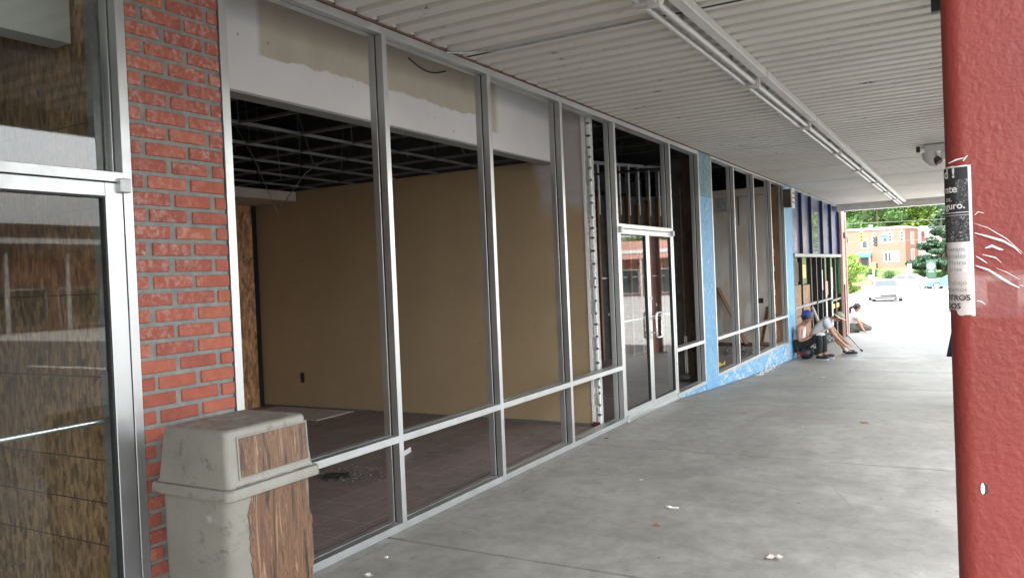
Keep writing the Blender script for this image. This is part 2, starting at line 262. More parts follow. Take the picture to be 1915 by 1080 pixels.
# ------------------------------------------------------------------ mesh builder
def wloc(o):
    v=Vector((0,0,0))
    while o is not None: v+=o.location; o=o.parent
    return v
def meta(o,label=None,cat=None,group=None,kind=None):
    if label: o['label']=label
    if cat: o['category']=cat
    if group: o['group']=group
    if kind: o['kind']=kind
    return o
def empty(name,loc,label,cat,group=None):
    o=bpy.data.objects.new(name,None); COL.objects.link(o); o.location=loc; o.empty_display_size=.2
    return meta(o,label,cat,group)
class MB:
    def __init__(s): s.v=[];s.f=[];s.mi=[];s.cur=0
    def add(s,vs,fs):
        b=len(s.v); s.v+= [tuple(v) for v in vs]; s.f+=[tuple(i+b for i in f) for f in fs]; s.mi+=[s.cur]*len(fs); return s
    def box(s,x0,x1,y0,y1,z0,z1,rot=None,c=None):
        vs=[Vector((x,y,z)) for z in(z0,z1) for y in(y0,y1) for x in(x0,x1)]
        if rot is not None:
            cc=Vector(((x0+x1)/2,(y0+y1)/2,(z0+z1)/2)) if c is None else Vector(c)
            vs=[cc+rot@(v-cc) for v in vs]
        return s.add(vs,[(0,2,3,1),(4,5,7,6),(0,1,5,4),(2,6,7,3),(0,4,6,2),(1,3,7,5)])
    def cbox(s,x0,x1,y0,y1,z0,z1,b=.003):   # box with chamfered corners (each face inset)
        X=(x0,x1);Y=(y0,y1);Z=(z0,z1); vs=[];idx={}
        def V(i,j,k2,ax):
            p=[X[i],Y[j],Z[k2]]; sg=(1 if i==0 else -1,1 if j==0 else -1,1 if k2==0 else -1)
            for a in range(3):
                if a!=ax: p[a]+=sg[a]*b
            key=(i,j,k2,ax)
            if key not in idx: idx[key]=len(vs); vs.append(tuple(p))
            return idx[key]
        F=[]
        for i in(0,1):
            q=[V(i,0,0,0),V(i,1,0,0),V(i,1,1,0),V(i,0,1,0)]; F.append(q if i else q[::-1])
            q=[V(0,i,0,1),V(0,i,1,1),V(1,i,1,1),V(1,i,0,1)]; F.append(q if i else q[::-1])
            q=[V(0,0,i,2),V(1,0,i,2),V(1,1,i,2),V(0,1,i,2)]; F.append(q if i else q[::-1])
        for a in(0,1):
            for c in(0,1):
                F.append([V(0,a,c,1),V(1,a,c,1),V(1,a,c,2),V(0,a,c,2)]); F.append([V(a,0,c,0),V(a,1,c,0),V(a,1,c,2),V(a,0,c,2)]); F.append([V(a,c,0,0),V(a,c,1,0),V(a,c,1,1),V(a,c,0,1)])
        for i in(0,1):
            for j in(0,1):
                for k2 in(0,1): F.append([V(i,j,k2,0),V(i,j,k2,1),V(i,j,k2,2)])
        return s.add(vs,F)
    def tube(s,pts,r,n=8,cap=True):
        pts=[Vector(p) for p in pts]; rs=r if isinstance(r,(list,tuple)) else [r]*len(pts)
        vs=[];up=None
        for i,p in enumerate(pts):
            d=(pts[min(i+1,len(pts)-1)]-pts[max(i-1,0)]).normalized()
            if up is None: up=Vector((0,0,1)) if abs(d.z)<.9 else Vector((1,0,0))
            a=d.cross(up).normalized(); b=a.cross(d).normalized(); up=b
            for j in range(n):
                t=2*math.pi*j/n; vs.append(p+rs[i]*(math.cos(t)*a+math.sin(t)*b))
        fs=[(i*n+j,i*n+(j+1)%n,(i+1)*n+(j+1)%n,(i+1)*n+j) for i in range(len(pts)-1) for j in range(n)]
        if cap: fs+=[tuple(range(n))[::-1],tuple(range((len(pts)-1)*n,len(pts)*n))]
        return s.add(vs,fs)
    def cyl(s,a,b,r,n=16): return s.tube([a,b],r,n)
    def prism(s,poly,axis,a,b):  # poly 2D in the other two axes (order x,y,z w/o axis)
        def P(p,t):
            q=list(p); q.insert('xyz'.index(axis),t); return q
        n=len(poly); vs=[P(p,a) for p in poly]+[P(p,b) for p in poly]
        return s.add(vs,[tuple(range(n)),tuple(range(n,2*n))[::-1]]+[(i,i+n,(i+1)%n+n,(i+1)%n) for i in range(n)])
    def ball(s,c,r,n=10,sc=(1,1,1)):
        c=Vector(c);vs=[];fs=[];m=n//2+1
        for i in range(m+1):
            ph=math.pi*i/m
            for j in range(n):
                t=2*math.pi*j/n; vs.append(c+Vector((r*sc[0]*math.sin(ph)*math.cos(t),r*sc[1]*math.sin(ph)*math.sin(t),r*sc[2]*math.cos(ph))))
        for i in range(m):
            for j in range(n): fs.append((i*n+j,(i+1)*n+j,(i+1)*n+(j+1)%n,i*n+(j+1)%n))
        return s.add(vs,fs)
    def build(s,name,mats,parent=None,smooth=False,local=False,fix=True):
        me=bpy.data.meshes.new(name)
        off=Vector((0,0,0)) if (parent is None or local) else wloc(parent)
        me.from_pydata([tuple(Vector(v)-off) for v in s.v],[],s.f)
        if not isinstance(mats,(list,tuple)): mats=[mats]
        for m in mats: me.materials.append(M[m] if isinstance(m,str) else m)
        for p,i in zip(me.polygons,s.mi): p.material_index=i; p.use_smooth=smooth
        if fix:
            bm=bmesh.new(); bm.from_mesh(me); bmesh.ops.recalc_face_normals(bm,faces=bm.faces); bm.to_mesh(me); bm.free()
        me.update()
        if smooth: me.set_sharp_from_angle(angle=R(40))
        o=bpy.data.objects.new(name,me); COL.objects.link(o)
        if parent is not None: o.parent=parent
        return o
def copy_tree(o,parent=None):
    c=o.copy(); COL.objects.link(c)
    if parent is not None: c.parent=parent
    for ch in [x for x in bpy.data.objects if x.parent==o]: copy_tree(ch,c)
    return c
def lerp(a,b,t): return a+(b-a)*t
GP=[(-60,0),(8.5,0),(9.4,-.02),(10.6,-.09),(11.2,-.12),(13,-.21),(16.4,-.33),(24,-.53),(27,-.60),(40,-.9),(60,-1.1),(75,-1.2),(98,-1.2),(104,-.62),(115,.6),(130,1.3),(200,6),(400,20)]
def g(y):
    for (a,za),(b,zb) in zip(GP,GP[1:]):
        if y<=b: return lerp(za,zb,(y-a)/(b-a))
    return GP[-1][1]
# ------------------------------------------------------------------ ground
SLOT=.15
def lotz(y):
    if y<27: return g(y)-SLOT
    return g(y)-SLOT*max(0,1-(y-27)/13)
def strip(name,mat,x0,x1,ys,zf,kind='structure',label=None,nx=1,jit=0):
    mb=MB(); vs=[];xs=[lerp(x0,x1,i/nx) for i in range(nx+1)]
    for y in ys:
        for x in xs: vs.append((x,y,zf(y)+random.uniform(-jit,jit)))
    n=nx+1
    mb.add(vs,[(i*n+j,i*n+j+1,(i+1)*n+j+1,(i+1)*n+j) for i in range(len(ys)-1) for j in range(nx)])
    o=mb.build(name,mat,fix=False); meta(o,label,kind=kind); return o
strip('parking_lot','lot',-160,160,[-80,0,8.5,9.4,10.6,11.2,13,16.4,20,24,27,30,40,50,60,75,99],lotz,label='sunlit pale paved parking lot')
strip('street','street',-160,160,[88,92,96.6],lambda y:-1.2+.006+.03,label='street across the far side of the lot')
strip('lawn','grass',-160,160,[96.9,98,101,104,108,112,115,120,130,150,200,400],lambda y:g(y)+.02 if y>98 else -1.04,nx=30,jit=.05,label='mown grass bank rising beyond the street')
mb=MB(); 
for x in range(-60,60,6): mb.box(x,x+3,92.1,92.25,-1.16,-1.156)
meta(mb.build('street_marking','paint'),'broken white line along the street',kind='structure')
mb=MB().box(-160,160,96.6,96.9,-1.4,-1.02); meta(mb.build('street_kerb','farpale'),'pale kerb at the foot of the grass bank',kind='structure')
strip('near_lane','asphaltnear',3.74,46,[-60,0,8.5,9.4,10.6,11.2,13,16.4,20,22.5],lambda y:lotz(y)+.006,label='dark asphalt lane beside the canopy')
for i in range(7):
    x=9+i*.0; y=-14+i*5; mbp=MB().box(12,17,y,y+.1,-.145,-.1395); meta(mbp.build('bay_line','paint'),'white parking bay line on the dark lane',kind='structure')
# walkway slab with real joints
joints=[-25,-22,-19,-16.2,-13.3,-10.5,-7.6,-4.75,-1.9,.95,3.79,6.62,9.22,11.62,14.4,17.2,20,22.9,25.4]
ys=[-28.5]+[p[0] for p in GP if 0<p[0]<27]+[27.6]; prof=[]
for y in sorted(ys+joints):
    if y in joints:
        w=.011
        prof+=[(y-w,g(y)),(y-w+.003,g(y)-.03),(y+w-.003,g(y)-.03),(y+w,g(y))]
    else: prof.append((y,g(y)))
mb=MB();X0,X1=-.015,3.72
n=len(prof)
vs=[(X0,y,z) for y,z in prof]+[(X1-.02,y,z) for y,z in prof]+[(X1,y,z-.02) for y,z in prof]+[(X1,y,g(y)-.4) for y,z in prof]
fs=[(a*n+i,(a+1)*n+i,(a+1)*n+i+1,a*n+i+1) for a in range(3) for i in range(n-1)]
mb.add(vs,fs); mb.add([(X0,27.6,g(27.6)),(X1,27.6,g(27.6)),(X1,27.6,-1.3),(X0,27.6,-1.3)],[(0,1,2,3)])
meta(mb.build('walkway','walk',fix=False),'grey concrete walkway under the canopy',kind='structure')
# beyond the shop corner the slab carries on to the left
mb=MB(); ysx=[24.95,26,27.6]
mb.add([(x,y,g(y)-.004*(x<0)) for y in ysx for x in (-6,-.015)],[(0,1,3,2),(2,3,5,4)]); mb.add([(-6,27.6,g(27.6)),(X0,27.6,g(27.6)),(X0,27.6,-1.3),(-6,27.6,-1.3)],[(0,1,2,3)])
meta(mb.build('side_pavement','walk',fix=False),'concrete pavement round the far shop corner',kind='structure')
strip('shop_floor','floor',-7.2,-.015,[-28,2,8,10,14,18,24.5],lambda y:0.0,label='bare dirty tiled floor inside the empty shops')
# ------------------------------------------------------------------ building shell
def box_thing(name,mat,dims,label,cat,group=None,**kw):
    return meta(MB().box(*dims).build(name,mat),label,cat,group)
b=empty('shop_building',(-3.5,10,0),'long low shop building holding the empty shops','building')
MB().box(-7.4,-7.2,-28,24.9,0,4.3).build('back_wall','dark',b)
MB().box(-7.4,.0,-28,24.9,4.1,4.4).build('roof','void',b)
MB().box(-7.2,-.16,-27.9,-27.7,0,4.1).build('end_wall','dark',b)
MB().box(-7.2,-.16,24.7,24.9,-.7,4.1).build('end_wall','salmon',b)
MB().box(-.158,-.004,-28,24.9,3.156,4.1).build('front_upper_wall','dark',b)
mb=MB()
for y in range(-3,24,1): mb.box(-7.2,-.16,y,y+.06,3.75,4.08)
mb.build('roof_joists','void',b)
# party walls
def wall(dims,mat,label,name='partition_wall'): return box_thing(name,mat,dims,label,'wall')
bp0=empty('board_partition',(-3,2.28,0),'strand board partition behind the left glass door','wall')
MB().box(-6,-.13,2.235,2.33,0,4.05).build('board','osb',bp0)
for z_ in (.385,.585,.785,1.172,1.556,1.95,2.345): MB().box(-6,-.131,2.2335,2.2349,z_,z_+.006).build('board_seam','brownb',bp0)
t=empty('tan_partition_wall',(-2.6,7.45,0),'tan painted partition wall of the first empty shop','wall')
MB().box(-4.95,-.24,7.405,7.52,.02,2.75).build('wall_face','tan',t); MB().box(-.72,-.24,7.405,7.52,2.7505,4.05).build('upper_wall_face','tan',t); MB().box(-7,-.73,7.42,7.5,2.7505,4.05).build('dark_upper_wall','void',t)  # deeper upper wall coloured near-black: the darkness above the grid is painted in
mb=MB(); rr=random.Random(3)
# ragged drywall end and perforated metal stud
pts=[];zz=0.03
mb2=MB()
while zz<3.7:
    h=rr.uniform(.06,.16); w=rr.uniform(.0,.02); mb2.box(-.242,-.222+w,7.392,7.408,zz,zz+h); mb2.box(-.165-w,-.15,7.395,7.415,zz,zz+h+.02); zz+=h
mb2.build('torn_drywall_edge','patchw',t)
mb.box(-.224,-.163,7.409,7.50,0,3.8).build('metal_stud','zinc',t)
mb=MB()
for i in range(45): mb.cyl((-.193,7.409,.1+i*.08),(-.193,7.402,.1+i*.08),.0035,6)
mb.build('stud_holes','steel',t)
MB().box(-4.95,-.25,7.397,7.404,.0,.03).build('glue_line','floorgrit',t)
MB().box(-.235,-.155,7.386,7.394,0,.05).build('paint_mark','redcloth',t)
mb=MB(); mb.box(-4.275,-4.215,7.398,7.404,.33,.45); mb.build('outlet_hole','black',t)
w=empty('rear_wall',(-4.98,5,0),'strand board rear wall seen left of the tan wall','wall')
MB().box(-5.05,-4.95,2.34,7.33,0,2.74).build('board','osb2',w)
MB().box(-5.05,-4.96,7.332,7.40,0,2.74).build('dark_gap','dark',w); MB().box(-4.948,-4.93,7.33,7.39,0,2.74).build('post','darkmetal',w)
MB().box(-5.02,-4.2,6.4,7.39,2.62,2.735).build('ceiling_strip','farpale',w)
t=empty('drywall_bulkhead',(-.62,5,2.7),'white drywall bulkhead patched in beige above the first shop windows','bulkhead')
MB().box(-.68,-.55,2.34,7.39,2.715,4.05).build('face_panel','bulk',t)
MB().box(-.682,-.548,2.34,7.39,2.700,2.713).build('bottom_edge','aluD',t)
mb=MB(); pts=[(-.545,4.95+.5*i/12,3.262-.055*math.sin(math.pi*i/12)) for i in range(13)]; mb.tube(pts,.006,6)
meta(mb.build('loose_cable','black',smooth=True),'short black cable drooping across the drywall bulkhead','cable')
t=empty('drywall_bulkhead',(-.5,1,2.7),'white drywall bulkhead behind the glass above the left door','bulkhead')
MB().box(-.58,-.45,-3.9,2.22,2.72,4.05).build('face_panel','white',t)
t=empty('side_drywall_panel',(-.3,7.3,3),'unpainted drywall piece beside the tan wall end','drywall panel')
# ceiling grid
t=empty('ceiling_grid',(-2.8,5,2.74),'bare metal suspended ceiling grid without tiles','ceiling grid')
mb=MB()
xs=[-.79-.61*i for i in range(7)]; ysg=[2.81+.61*i for i in range(8)]
for x in xs: mb.box(x-.008,x+.008,2.34,7.39,2.738,2.742); mb.box(x-.0015,x+.0015,2.34,7.39,2.742,2.762)
mb.build('main_runner','tgrid',t)
mb=MB()
for y in ysg: mb.box(-4.94,-.69,y-.008,y+.008,2.7355,2.7372); mb.box(-4.94,-.69,y-.0015,y+.0015,2.742,2.758)
mb.build('cross_tee','tgrid',t)
mb=MB(); rr=random.Random(5)
for x in xs:
    for y in ysg[::2]: MB().tube([(x,y,2.77),(x+rr.uniform(-.05,.05),y+rr.uniform(-.1,.1),3.75)],.003,4).build('hanger_wire','tgrid',t)
for i in range(7):
    x=rr.uniform(-4.5,-1);y=rr.uniform(3,7); MB().tube([(x,y,2.8),(x+rr.uniform(-.8,.8),y+rr.uniform(-.8,.8),3.6)],.009,5).build('brace_wire','tgrid',t)
mb=MB(); 
for i in range(5): mb.cyl((-6.5+i*1.2,2.4,3.35+.05*i),(-6.5+i*1.2,7.4,3.35+.05*i),.05,8)
mb.box(-4.9,-.8,4.2,4.6,3.1,3.5); mb.build('duct','void',t)
meta(MB().tube([(-2.62,4.95,3.2),(-2.3,4.98,2.7),(-2.04,5,2.16),(-1.93,5,2.32),(-1.75,5.05,2.52),(-1.55,5.1,2.62)],.004,5).build('hanging_wire','tgrid',smooth=True),'thin grey wire hanging in a V from the ceiling grid','wire')
# floor debris in shop 1
meta(MB().box(-4.7,-3.4,6.75,7.38,.003,.012).build('floor_patch','farpale'),'pale sheet left on the floor by the rear corner','sheet')
def rubble(name,c,sx,sy,n,mat,label,cat='rubble',seed=1,s0=.006,s1=.02,z=None):
    rr=random.Random(seed); mb=MB()
    for i in range(n):
        x=c[0]+rr.gauss(0,sx);y=c[1]+rr.gauss(0,sy);x=min(x,-.17) if c[0]<0 and cat=='rubble' else x;s=rr.uniform(s0,s1); zz=c[2]
        rot=Matrix.Rotation(rr.uniform(0,6),3,'Z')@Matrix.Rotation(rr.uniform(-.4,.4),3,'X')
        mb.box(x-s,x+s,y-s*.7,y+s*.7,zz,zz+s*rr.uniform(.3,1),rot)
    o=mb.build(name,mat); o['kind']='stuff'; return meta(o,label,cat)
rubble('rubble',(-1.25,4.95,.001),.17,.12,260,'floorgrit','grey rubble scattered on the first shop floor',seed=2,s0=.003,s1=.010)
meta(MB().box(-1.45,-1.25,4.78,4.86,.002,.03,Matrix.Rotation(.5,3,'Z')).build('broken_tile','black'),'dark broken chunk lying in the grey rubble','debris')
t=MB(); rz_=Matrix.Rotation(.28,3,'Z'); t.box(-1.345,-1.285,5.40,5.80,.001,.008,rz_,(-1.315,5.6,0)); t.box(-1.291,-1.285,5.40,5.80,.008,.045,rz_,(-1.315,5.6,0)); meta(t.build('white_offcut','farwhite'),'white angle strip on the floor passing behind the first mullion','offcut')
rubble('floor_crumbs',(-1.0,6.2,.001),1.1,1.3,170,'floorgrit','plaster crumbs strewn over the first shop floor',seed=4,s0=.003,s1=.009)
# ------------------------------------------------------------------ storefronts
D=-.115   # frame depth
def mullion(y0,y1,z0,z1,parent,name='mullion',front=0.0):
    mb=MB(); mb.cbox(-.052,front,y0,y1,z0,z1,.0015); mb.cbox(D,-.066,y0,y1,z0,z1,.0015)
    mb.cur=1; mb.box(-.066,-.052,y0+.007,y1-.007,z0,z1)
    return mb.build(name,['alu','gasket'],parent)
def rail(y0,y1,z0,z1,parent,name='transom_rail',front=0.0):
    mb=MB(); mb.cbox(-.052,front,y0,y1,z0,z1,.0015); mb.cbox(D,-.066,y0,y1,z0,z1,.0015)
    mb.cur=1; mb.box(-.066,-.052,y0,y1,z0+.007,z1-.007)
    return mb.build(name,['alu','gasket'],parent)
e=.0006
sf=empty('storefront_frame',(0,5.2,0),'unglazed aluminium shop front of four tall bays before the tan wall','window frame')
HZ=3.10
MY=[(2.691,2.738),(3.943,3.987),(5.193,5.237),(6.428,6.472),(7.668,7.712)]
for a,b2 in MY: mullion(a,b2,0,HZ-e,sf)
for (a,b2),(c,d) in zip(MY,MY[1:]):
    rail(b2+e,c-e,.549,.594,sf); rail(b2+e,c-e,0.0,.046,sf,'sill')
rail(2.691,7.712,HZ,3.148,sf,'header')
sb=empty('storefront_frame',(0,10,0),'narrow unglazed aluminium bay between the double doors and the blue brick pier','window frame')
mullion(9.417,9.461,-.0,HZ-e,sb); mullion(10.606,10.65,-.004,HZ-e,sb)
rail(9.461+e,10.606-e,.549,.594,sb); rail(9.461+e,10.606-e,-.004,.042,sb,'sill'); rail(7.7135,10.65,HZ,3.148,sb,'header')
s2=empty('storefront_frame',(0,13.8,0),'unglazed aluminium shop front of four bays on the low blue brick wall','window frame')
MY2=[(11.222,11.266),(12.48,12.524),(13.80,13.844),(15.145,15.189),(16.375,16.419)]
for a,b2 in MY2: mullion(a,b2,.016,3.122-e,s2)
for (a,b2),(c,d) in zip(MY2,MY2[1:]):
    rail(b2+e,c-e,.53,.575,s2); rail(b2+e,c-e,.016,.062,s2,'sill')
rail(11.222,16.419,3.122,3.15,s2,'header')
# left storefront: door + transom + jamb
lf=empty('storefront_frame',(0,1.2,0),'aluminium door frame and glazed transom left of the red brick pier','window frame')
mullion(2.142,2.184,0,HZ-e,lf,'jamb'); mullion(.10,.144,0,HZ-e,lf,'jamb')
rail(.145,2.1415,2.03,2.072,lf,'transom_rail'); rail(-3.8,2.184,HZ,3.148,lf,'header'); rail(.145,2.1415,0,.02,lf,'threshold')
def pane(y0,y1,z0,z1,parent,x=-.06,name='glass_pane'):
    return MB().box(x-.006,x,y0,y1,z0,z1).build(name,'glass',parent)
MB().box(-.0985,-.0925,.146,2.14,2.073,HZ-.001).build('transom_glass','glasstr',lf)
def leaf(parent,y0,y1,z0,z1,sw=.06,top=.055,bot=.095,name='door_leaf',x1=-.004,x0=-.05,bar=True,barz=1.027,hingeside=0,handle=False):
    mb=MB(); mb.cbox(x0,x1,y0,y0+sw,z0,z1,.002); mb.cbox(x0,x1,y1-sw,y1,z0,z1,.002); mb.cbox(x0,x1-.0005,y0+sw+e,y1-sw-e,z1-top,z1,.002); mb.cbox(x0,x1-.0005,y0+sw+e,y1-sw-e,z0,z0+bot,.002)
    lo=mb.build(name,'alu',parent)
    mb=MB(); 
    for a,b3 in((y0+sw+e,y0+sw+.008),(y1-sw-.008,y1-sw-e)): mb.box(x0+.012,x1-.004,a,b3,z0+bot,z1-top)
    mb.box(x0+.012,x1-.004,y0+sw+.0085,y1-sw-.0085,z0+bot+e,z0+bot+.008); mb.box(x0+.012,x1-.004,y0+sw+.0085,y1-sw-.0085,z1-top-.008,z1-top-e); mb.build('gasket','gasket',lo)
    MB().box(-.031,-.025,y0+sw+.003,y1-sw-.003,z0+bot+.002,z1-top-.002).build('door_glass','glass',lo)
    if bar:
        mb=MB(); mb.cyl((-.085,y0+.03,barz),(-.085,y1-.03,barz),.012,10); mb.box(-.085,-.05,y0+.02,y0+.045,barz-.02,barz+.02); mb.box(-.085,-.05,y1-.045,y1-.02,barz-.02,barz+.02); mb.build('push_bar','chrome',lo,smooth=True)
    return lo
ld=empty('glass_door',(0,1.2,0),'aluminium framed glass door with boarding behind it beside the bin','door')
L=leaf(ld,1.148,2.138,.024,2.025,sw=.078,top=.058,bot=.1,barz=1.02); L2=leaf(ld,.15,1.142,.024,2.025,sw=.078,top=.058,bot=.1,barz=1.02)
mb=MB(); mb.cbox(-.02,.022,2.115,2.165,1.985,2.045,.004); mb.build('pivot_block','steel',ld)
# double doors
dd=empty('double_door',(0,8.56,0),'pair of white aluminium glass doors between the tan wall and the blue pier','door')
A=leaf(dd,7.7135,8.560,.012,2.012,sw=.052); B=leaf(dd,8.567,9.4155,-.0,2.012,sw=.052)
MB().box(-.045,.012,7.714,9.415,-.03,.009).build('threshold','alu',dd)
rail(7.7135,9.4155,2.018,2.064,dd,'door_header')
for y in(7.735,9.40):
    for z in (2.0,.03): MB().cbox(-.01,.03,y-.028,y+.028,z-.032,z+.032,.004).build('pivot_block','steel',dd)
mb=MB(); r=.012
def loop(y,z0,z1,w,x):
    P=[]
    for cy,cz,a0 in((y+w-.03,z0+.03,-90),(y+w-.03,z1-.03,0),(y-w+.03,z1-.03,90),(y-w+.03,z0+.03,180)):
        for k3 in range(5):
            a=R(a0+k3*22.5); P.append((x,cy+.03*math.cos(a),cz+.03*math.sin(a)))
    return P+[P[0],P[1]]
mb.tube(loop(8.69,.80,1.08,.085,.05),r,8); mb.cyl((.05,8.605,.86),(-.004,8.605,.86),.01,8); mb.cyl((.05,8.605,1.02),(-.004,8.605,1.02),.01,8); mb.build('pull_handle','chrome',B,smooth=True)
MB().cyl((-.005,8.60,1.25),(.004,8.60,1.25),.02,12).build('lock_cylinder','steel',B,smooth=True)
mb=MB(); mb.tube(loop(8.45,.80,1.08,.085,.05),r,8); mb.cyl((.05,8.53,.86),(-.004,8.53,.86),.01,8)
# ------------------------------------------------------------------ brick piers
def bricks(name,y0,y1,z0,z1,mats,parent,x=-.004,depth=.09,seed=1,course=.0743,bl=.224,jt=.019,mort='mortar',md=.009,mshift=0.0,off=(0,.5)):
    rr=random.Random(seed); mb=MB(); z=z0;i=0
    while z<z1-.01:
        h=min(course-jt,z1-z-.001); y=y0-bl*(off[i%2]+rr.uniform(-.04,.04)); 
        while y<y1:
            a=max(y,y0); b3=min(y+bl-jt*rr.uniform(1.0,1.8),y1)
            if b3-a>.02:
                mb.cur=rr.choice(range(len(mats)-1)) if len(mats)>2 else 0
                xx=x+rr.uniform(-.003,.002); zz=rr.uniform(-.0015,.0015)
                mb.cbox(xx-depth,xx,a,b3,z+zz,z+h+zz,.003)
            y+=bl
        z+=course;i+=1
    o=mb.build(name,mats[:-1] if len(mats)>1 else mats,parent)
    MB().box(x-depth-.01,x-md,y0+.001,y1-.001,z0,z1).build('mortar_bed',mort,parent)
    return o
p=empty('brick_pier',(-.1,2.43,0),'red brick pier between the left door and the first shop window','pier')
bricks('brickwork',2.188,2.686,.01,3.15,['brickA','brickB','brickC','mortar'],p,seed=11,off=(.08,.62))
MB().box(-.3,-.105,2.19,2.68,0,3.15).build('core','mortar',p)
p=empty('brick_pier',(-.1,10.9,0),'blue painted brick pier right of the double doors','pier')
bricks('brickwork',10.656,11.218,-.12,2.55,['blue','blue'],p,seed=12,mort='blue',md=.0022,jt=.009); bricks('upper_brickwork',10.656,11.218,2.553,3.15,['teal','teal'],p,seed=13,mort='teal',md=.0022,jt=.009)
MB().box(-.11,-.104,10.656,11.218,-.12,3.15).build('core','mortar',p)
p=empty('low_brick_wall',(-.1,13,0),'low peeling blue brick wall under the second shop windows','wall')
bricks('brickwork',11.22,16.42,-.36,.014,['peelblue','blue','peelblue','mortar'],p,seed=14,mort='peelblue',md=.004,jt=.012)
bricks('end_brickwork',9.45,11.219,-.14,-.006,['peelblue','blue','mortar'],p,seed=15,mort='peelblue',x=-.009)
p=empty('brick_pier',(-.1,16.8,0),'pale blue brick pier left of the navy panelled shop front','pier')
bricks('brickwork',16.425,17.16,-.38,3.15,['paleblue','paleblue'],p,seed=16,mort='paleblue',md=.0022,jt=.009); MB().box(-.3,-.105,16.43,17.16,-.4,3.15).build('core','mortar',p)
lb=empty('wall_light_box',(.03,16.42,2.9),'cream and brown box fixed high on the pale blue pier','light box')
MB().cbox(.0,.14,16.32,16.58,2.70,3.05,.006).build('housing','brownb',lb); MB().cbox(.141,.165,16.30,16.60,2.68,3.07,.004).build('cover','offwhite',lb)
mb=MB()
for z in(2.78,2.87,2.96): mb.box(.166,.170,16.34,16.56,z,z+.02)
mb.build('louvre','brownb',lb)
# ------------------------------------------------------------------ shop 2 interior (behind doors)
sw=empty('stud_wall',(-3,12.5,0),'half stripped stud wall seen through the double doors','wall')
pa=Vector((-4.1,9.2,0)); pb=Vector((-1.45,16.2,0)); dv=(pb-pa); Ls=dv.length; dn=dv/Ls; ang=math.atan2(dn.y,dn.x); nr=Vector((dn.y,-dn.x,0))
rot=Matrix.Rotation(ang,3,'Z')
def onwall(mb,t0,t1,n0,n1,z0,z1):
    vs=[pa+dn*t+nr*n_+Vector((0,0,z)) for z in(z0,z1) for n_ in(n0,n1) for t in(t0,t1)]
    mb.add(vs,[(0,2,3,1),(4,5,7,6),(0,1,5,4),(2,6,7,3),(0,4,6,2),(1,3,7,5)])
mb=MB(); onwall(mb,0,Ls,-.03,0,.0,2.95); mb.build('backing_board','dark',sw)
mb=MB(); onwall(mb,0,Ls,-.02,-.005,3.5,3.56); mb.build('top_track','steel',sw)
rr=random.Random(8); i=0; t_=.05
while t_<Ls:
    m1=MB(); onwall(m1,t_,t_+.045,t_*0+.001,.085,0,2.85+rr.uniform(-.1,.12)); m1.build('wood_stud','wood',sw)
    m2=MB(); onwall(m2,t_+.06,t_+.10,-.02,.06,2.6,3.5); m2.build('metal_stud','steel',sw)
    t_+=.27+rr.uniform(-.03,.03); i+=1
mb=MB()
for k4 in range(26):
    t0=rr.uniform(0,Ls); zz=rr.uniform(.2,2.2); onwall(mb,t0,t0+.03,.001,.006,zz,zz+.05)
mb.build('torn_paper','patchw',sw)
mb=MB(); onwall(mb,0,Ls,.001,.004,1.45,1.47); mb.build('cable_run','steel',sw)
mb=MB(); rr=random.Random(9)
for k4 in range(9):
    y=8+k4*.9; mb.tube([(-5,y,3.4+rr.uniform(-.2,.3)),(-.4,y+rr.uniform(-1,2),3.3+rr.uniform(-.2,.4))],.02,6)
mb.box(-3.2,-2.8,8,16,3.1,3.45); meta(mb.build('ceiling_pipes','void'),'dark pipes and duct above the stripped second shop','pipes')
w=empty('wing_wall',(-.35,10.97,0),'dark stripped wing wall behind the blue pier','wall')
MB().box(-.62,-.32,10.93,11.03,0,3.12).build('black_board','dark',w); MB().box(-.318,-.118,10.94,11.04,0,3.12).build('brown_board','brownb',w)
MB().cyl((-.36,10.91,.0),(-.36,10.91,2.75),.012,8).build('conduit','wood',w,smooth=True); MB().cbox(-.40,-.32,10.88,10.93,2.7,2.82,.004).build('junction_box','dark',w)
MB().box(-.375,-.34,10.90,10.925,.1,.62).build('white_strip','patchw',w); MB().ball((-.37,10.80,.06),.09,10,(1.2,1,.6)).build('plaster_lump','dark',w)
# deep end of shop 2
bw=empty('brick_wall',(-.1,-13,0),'red brick wall running behind the camera','wall')  # unseen wall added with the lengthened canopy to keep light out behind the camera
bricks('brickwork',-7,.096,.01,3.15,['brickA','brickB','brickC','mortar'],bw,seed=19)
MB().box(-.11,-.006,-28,-7.001,0,3.15).build('far_stretch','brickA',bw)
wall((-7.1,-.13,-4.1,-4,0,4.05),'white','white end wall of the room behind the left door')
wall((-7.1,-4.2,9.0,9.1,0,3.3),'dark','dark board wall deep inside the stripped second shop')
# ------------------------------------------------------------------ shop 3 interior
t=empty('white_partition_wall',(-2,16.4,0),'stained white drywall at the end of the third shop','wall')
MB().box(-5,-.27,16.35,16.42,.0,2.98).build('wall_face','stain',t); MB().box(-5,-.27,16.34,16.42,2.99,3.14).build('upper_strip','farpale',t)
MB().box(-.268,-.12,16.36,16.42,.0,3.12).build('brown_panel','wood',t)
mb=MB(); zz=0.1; rr=random.Random(4)
while zz<2.2: 
    h=rr.uniform(.05,.2); mb.box(-.275-rr.uniform(0,.03),-.24+rr.uniform(0,.02),16.335,16.348,zz,zz+h*.9); zz+=h
mb.build('torn_edge','patchw',t)
MB().box(-.56,-.46,16.335,16.349,.82,.92).build('outlet_box','black',t); MB().box(-.9,-.88,16.343,16.349,2.4,2.97).build('crack','black',t)
MB().box(-1.32,-1.0,16.338,16.349,2.70,2.975).build('grey_patch','steel',t)
